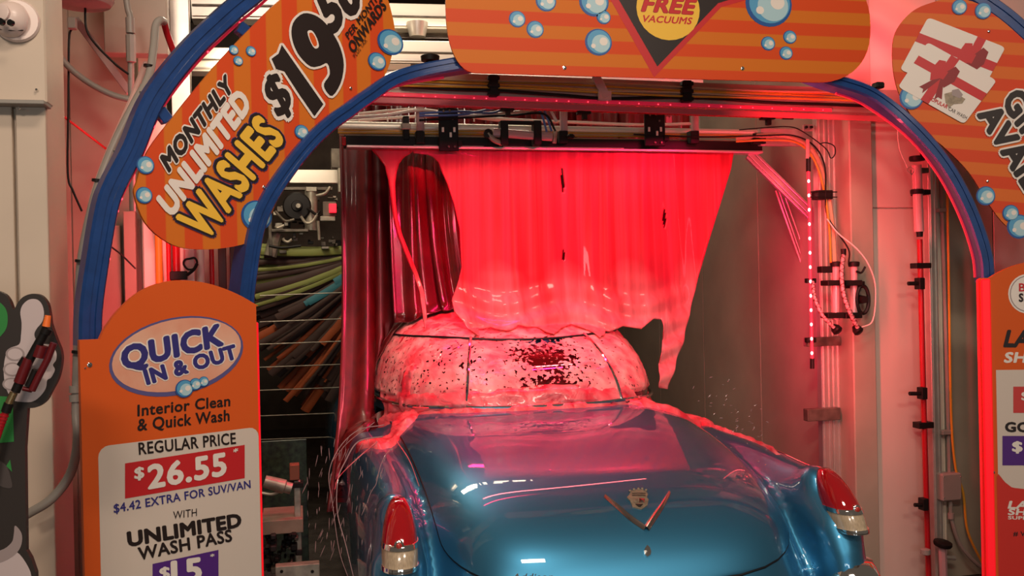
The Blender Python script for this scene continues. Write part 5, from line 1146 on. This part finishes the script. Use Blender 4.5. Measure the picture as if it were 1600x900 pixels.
for k, y in enumerate((462, 503, 538, 574, 610, 650, 687)):
    tubepx('guard_wire', [(406, y), (460, y - 2), (540, y - 5)], .004, M['grimelight'], 6.9, ('highest', 'second', 'third', 'fourth', 'fifth', 'sixth', 'lowest')[k] + ' level guard wire in front of the wash brush', 'wire', group='guard wires before the brush', sm=0)
blk('machine_beam', (452, 265), (530, 286), 7.0, .12, M['alubright'], label='pale beam above the machinery at the left back', cat='beam')
mc = empty('drive_machine', at(470, 400, Y=7.1), 'grimy pneumatic drive machinery under the pale beam at left back', 'machine')
b = MB(); b.lathe(at(464, 322, Y=6.95), (0, -1, 0), [(-.05, .10), (0, .10), (.01, .09), (.012, .04), (.03, .035)], 22); world_parent(b.build('pulley', M['black'], None, True), mc)
b = MB(); b.lathe(at(466, 322, Y=6.9), (0, -1, 0), [(0, .02), (.03, .016)], 10); world_parent(b.build('hub', M['grimelight'], None, True), mc)
tubepx('cylinder', [(486, 298), (486, 360)], .045, M['grimelight'], 7.0, parent=mc, sm=0, n=14); blk('cylinder_cap', (478, 292), (495, 299), 6.95, .1, M['grimelight'], mc)
blk('plate', (424, 358), (482, 362), 6.95, .14, M['grime'], mc); blk('frame', (418, 300), (426, 400), 7.0, .06, M['grime'], mc); blk('frame', (426, 292), (520, 297), 7.0, .06, M['grime'], mc)
tubepx('post', [(432, 364), (422, 400)], .045, M['grimelight'], 7.05, parent=mc, sm=0)
for k, (pts, m_) in enumerate((([(494, 306), (508, 302), (516, 292)], 'grimelight'), ([(470, 338), (478, 348), (488, 346), (496, 334)], 'grimelight'), ([(442, 372), (444, 376), (450, 378), (456, 374)], 'grimelight'), ([(430, 330), (445, 345), (460, 343)], 'grime'), ([(480, 325), (494, 335), (500, 330)], 'black'), ([(497, 345), (499, 375)], 'grimelight'), ([(420, 384), (440, 387), (470, 384)], 'black'), ([(444, 352), (434, 356), (430, 353)], 'grimelight'))): tubepx('hose', pts, .010, M[m_], 6.9, parent=mc)
rnd = random.Random(9)
for k in range(46): x, y = rnd.uniform(418, 525), rnd.uniform(300, 396); w, h = rnd.uniform(3, 12), rnd.uniform(2, 9); blk('fitting', (x, y), (x + w, y + h), 6.98 + rnd.uniform(0, .25), .08, M[rnd.choice(['grime', 'grime', 'black', 'grimelight', 'rubber'])], mc, bev=.002)
blk('valve_body', (504, 315), (526, 338), 6.98, .1, M['grime'], mc); blk('lamp', (514, 318), (526, 332), 6.93, .04, M['led'], mc); blk('cover', (500, 338), (524, 345), 6.95, .1, M['grimelight'], mc); blk('bracket', (517, 232), (536, 262), 6.7, .1, M['grime'], mc); blk('bracket', (528, 262), (540, 300), 6.7, .1, M['grimelight'], mc)
# low machinery beside the car
lm = empty('conveyor_machine', at(450, 880, Y=4.9), 'dark grimy roller machinery low down left of the car', 'machine')
blk('upright', (459, 752), (472, 885), 4.9, .05, M['grimelight'], lm); blk('head', (452, 727), (468, 750), 4.88, .07, mat('rusty_steel', (.25, .09, .05), .5, metal=.4), lm); blk('cross_bar', (440, 756), (474, 762), 4.88, .08, M['black'], lm)
b = MB(); p = at(432, 757, Y=4.85); b.lathe(p, (1, 0, -.35), [(-.06, .03), (.04, .035), (.045, .028), (.075, .028)], 14); world_parent(b.build('roller', M['grimelight'], None, True), lm)
tubepx('hose', [(408, 770), (425, 772), (440, 766)], .008, M['grimelight'], 4.85, parent=lm)
blk('table', (408, 815), (474, 832), 4.85, .3, mat('cream_shelf', (.30, .22, .16), .5, var=.4), lm); blk('rail', (430, 886), (500, 905), 4.5, .06, M['grimelight'], lm)
for x in (440, 488): b = MB(); b.lathe(at(x, 893, Y=4.5), (0, -1, 0), [(0, .008), (.004, .007)], 8); world_parent(b.build('bolt', M['black']), lm)
rnd = random.Random(3)
for k in range(60): x, y = rnd.uniform(405, 462), rnd.uniform(832, 890); w = rnd.uniform(3, 12); blk('debris', (x, y), (x + w, y + w * .8), 4.8 + rnd.uniform(0, .2), .06, M[rnd.choice(['black', 'rubber', 'black', 'grime'])], lm, bev=.004)
blk('dirty_screen', (408, 690), (480, 740), 6.0, .02, mat('grimy_green_screen', (.035, .06, .03), .3, var=.8, vscale=30, dirt=(.008, .01, .008)), floor=True, label='dirty greenish screen low behind the machinery left of the car', cat='screen')

# ================================================================ CARTOON BOARD AND SPRAY LANCE AT FAR LEFT
fa = -YAW + R_(6); FG = Frame(at(30, 600, Y=2.75) * np.array([1, 1, 0]), fa)
e = empty('cutout_board', FG.o, 'black cutout board with a white thumbs-up glove and green shapes', 'sign', rz=fa)
zf = 0.0
ol = [(-90, 452), (-30, 450), (2, 457), (14, 468), (21, 484), (27, 474), (36, 464), (50, 459), (64, 462), (74, 474), (78, 492), (80, 507), (88, 530), (95, 548), (96, 566), (91, 590), (82, 608), (72, 626), (58, 636), (43, 638)]
poly = [FG.uv(*p) for p in ol]; poly = [tuple(p) for p in smoothpath(poly, 4)]; poly += [FG.uv(39, 700), FG.uv(41, 860), FG.uv(48, 872), FG.uv(56, 895)]; x_r = FG.uv(58, 895)[0]; poly += [(x_r, 0), (FG.uv(-90, 700)[0], 0)]
M['board_k'] = mat('black_brown_print', (.030, .022, .018), .5)
b = MB(); b.prism(poly, 0, .018); b.build('board', M['board_k'], e)
b = MB()
sp_ = lambda pts: [tuple(p) for p in smoothpoly([FG.uv(*p) for p in pts], 4)]
flat(b, sp_([(34, 505), (32, 488), (36, 476), (46, 468), (58, 468), (66, 476), (69, 490), (66, 503), (58, 513), (54, 522), (57, 531), (66, 537), (80, 539), (88, 550), (88, 562), (83, 570), (86, 578), (80, 590), (74, 594), (72, 606), (64, 618), (52, 627), (36, 628), (20, 625), (12, 612), (8, 600), (6, 580), (8, 560), (14, 545), (30, 538), (33, 524)]), -.001, 0)
for cx_, cy_, rx_, ry_ in ((24, 553, 15, 11), (20, 577, 15, 11), (18, 600, 14, 10)):
    for k_, mi in ((1.0, 1), (.78, 0)): flat(b, [FG.uv(cx_ + rx_ * k_ * math.cos(t), cy_ + ry_ * k_ * math.sin(t)) for t in [2 * math.pi * q / 20 for q in range(20)]], -.0016 - .0006 * (1 - k_), mi)
flat(b, sp_([(-60, 470), (-10, 470), (6, 478), (12, 492), (11, 510), (4, 522), (-8, 528), (-60, 528)]), -.001, 2)
flat(b, [FG.uv(*p) for p in ((-60, 616), (20, 620), (22, 690), (-60, 697))], -.001, 2); flat(b, [FG.uv(*p) for p in ((16, 718), (19, 737), (10, 728))], -.001, 2)
flat(b, sp_([(-60, 862), (0, 860), (26, 862), (44, 885), (50, 905), (52, 940), (-60, 940)]), -.001, 0); flat(b, sp_([(24, 821), (34, 833), (34, 850), (26, 864), (8, 876), (-20, 884), (-40, 880), (-40, 866), (0, 860), (18, 848), (22, 834)]), -.0016, 1); flat(b, sp_([(-20, 715), (8, 725), (18, 750), (18, 762), (2, 760), (-20, 745)]), -.001, 3)
b.build('glove_print', [M['glove'], M['gloveshade'], M['green'], mat('dark_grey_print', (.07, .055, .05), .5)], e)
gn = empty('spray_lance', FG.w(*FG.uv(45, 590), -.05), 'black and red spray lance with orange tip hanging on the cutout board', 'lance')
def lz(x, y, o=-.05): return FG.w(*FG.uv(x, y, o), o)
def lt_(nm, pts, r, mt, n=10, o=-.05): b = MB(); b.tube([lz(*p, o) for p in pts], r, n); world_parent(b.build(nm, mt, None, True), gn)
b = MB(); b.tube([lz(72, 510), lz(75, 493)], .009, 12, True, [.010, .0075]); world_parent(b.build('tip', mat('orange_tip', (.9, .18, .03), .4), None, True), gn)
lt_('collar', [(74, 513), (70, 521)], .014, M['black']); lt_('barrel', [(72, 516), (44, 566), (24, 612)], .0115, M['black']); lt_('sleeve', [(45, 560), (30, 598)], .014, mat('wine_red_plastic', (.12, .008, .01), .3))
lt_('handle', [(84, 536), (74, 562), (62, 585), (50, 610)], .009, bpy.data.materials['wine_red_plastic'], o=-.06); lt_('guard', [(50, 610), (36, 607)], .006, bpy.data.materials['wine_red_plastic']); lt_('trigger', [(56, 578), (44, 604)], .009, M['black'])
lt_('grip_block', [(66, 540), (60, 558)], .016, bpy.data.materials['wine_red_plastic']); lt_('bracket', [(32, 572), (40, 560)], .010, M['black']); lt_('brass_fitting', [(22, 613), (14, 630)], .010, M['brass']); lt_('nut', [(14, 630), (9, 644)], .012, M['black'])
lt_('hose', [(9, 644), (3, 660), (-10, 700), (-20, 760)], .009, M['redhose'])
for k in range(7): lt_('hose_rib', [(7 - 2 * k, 648 + 5 * k), (6.2 - 2 * k, 650 + 5 * k)], .0115, M['redhose'])
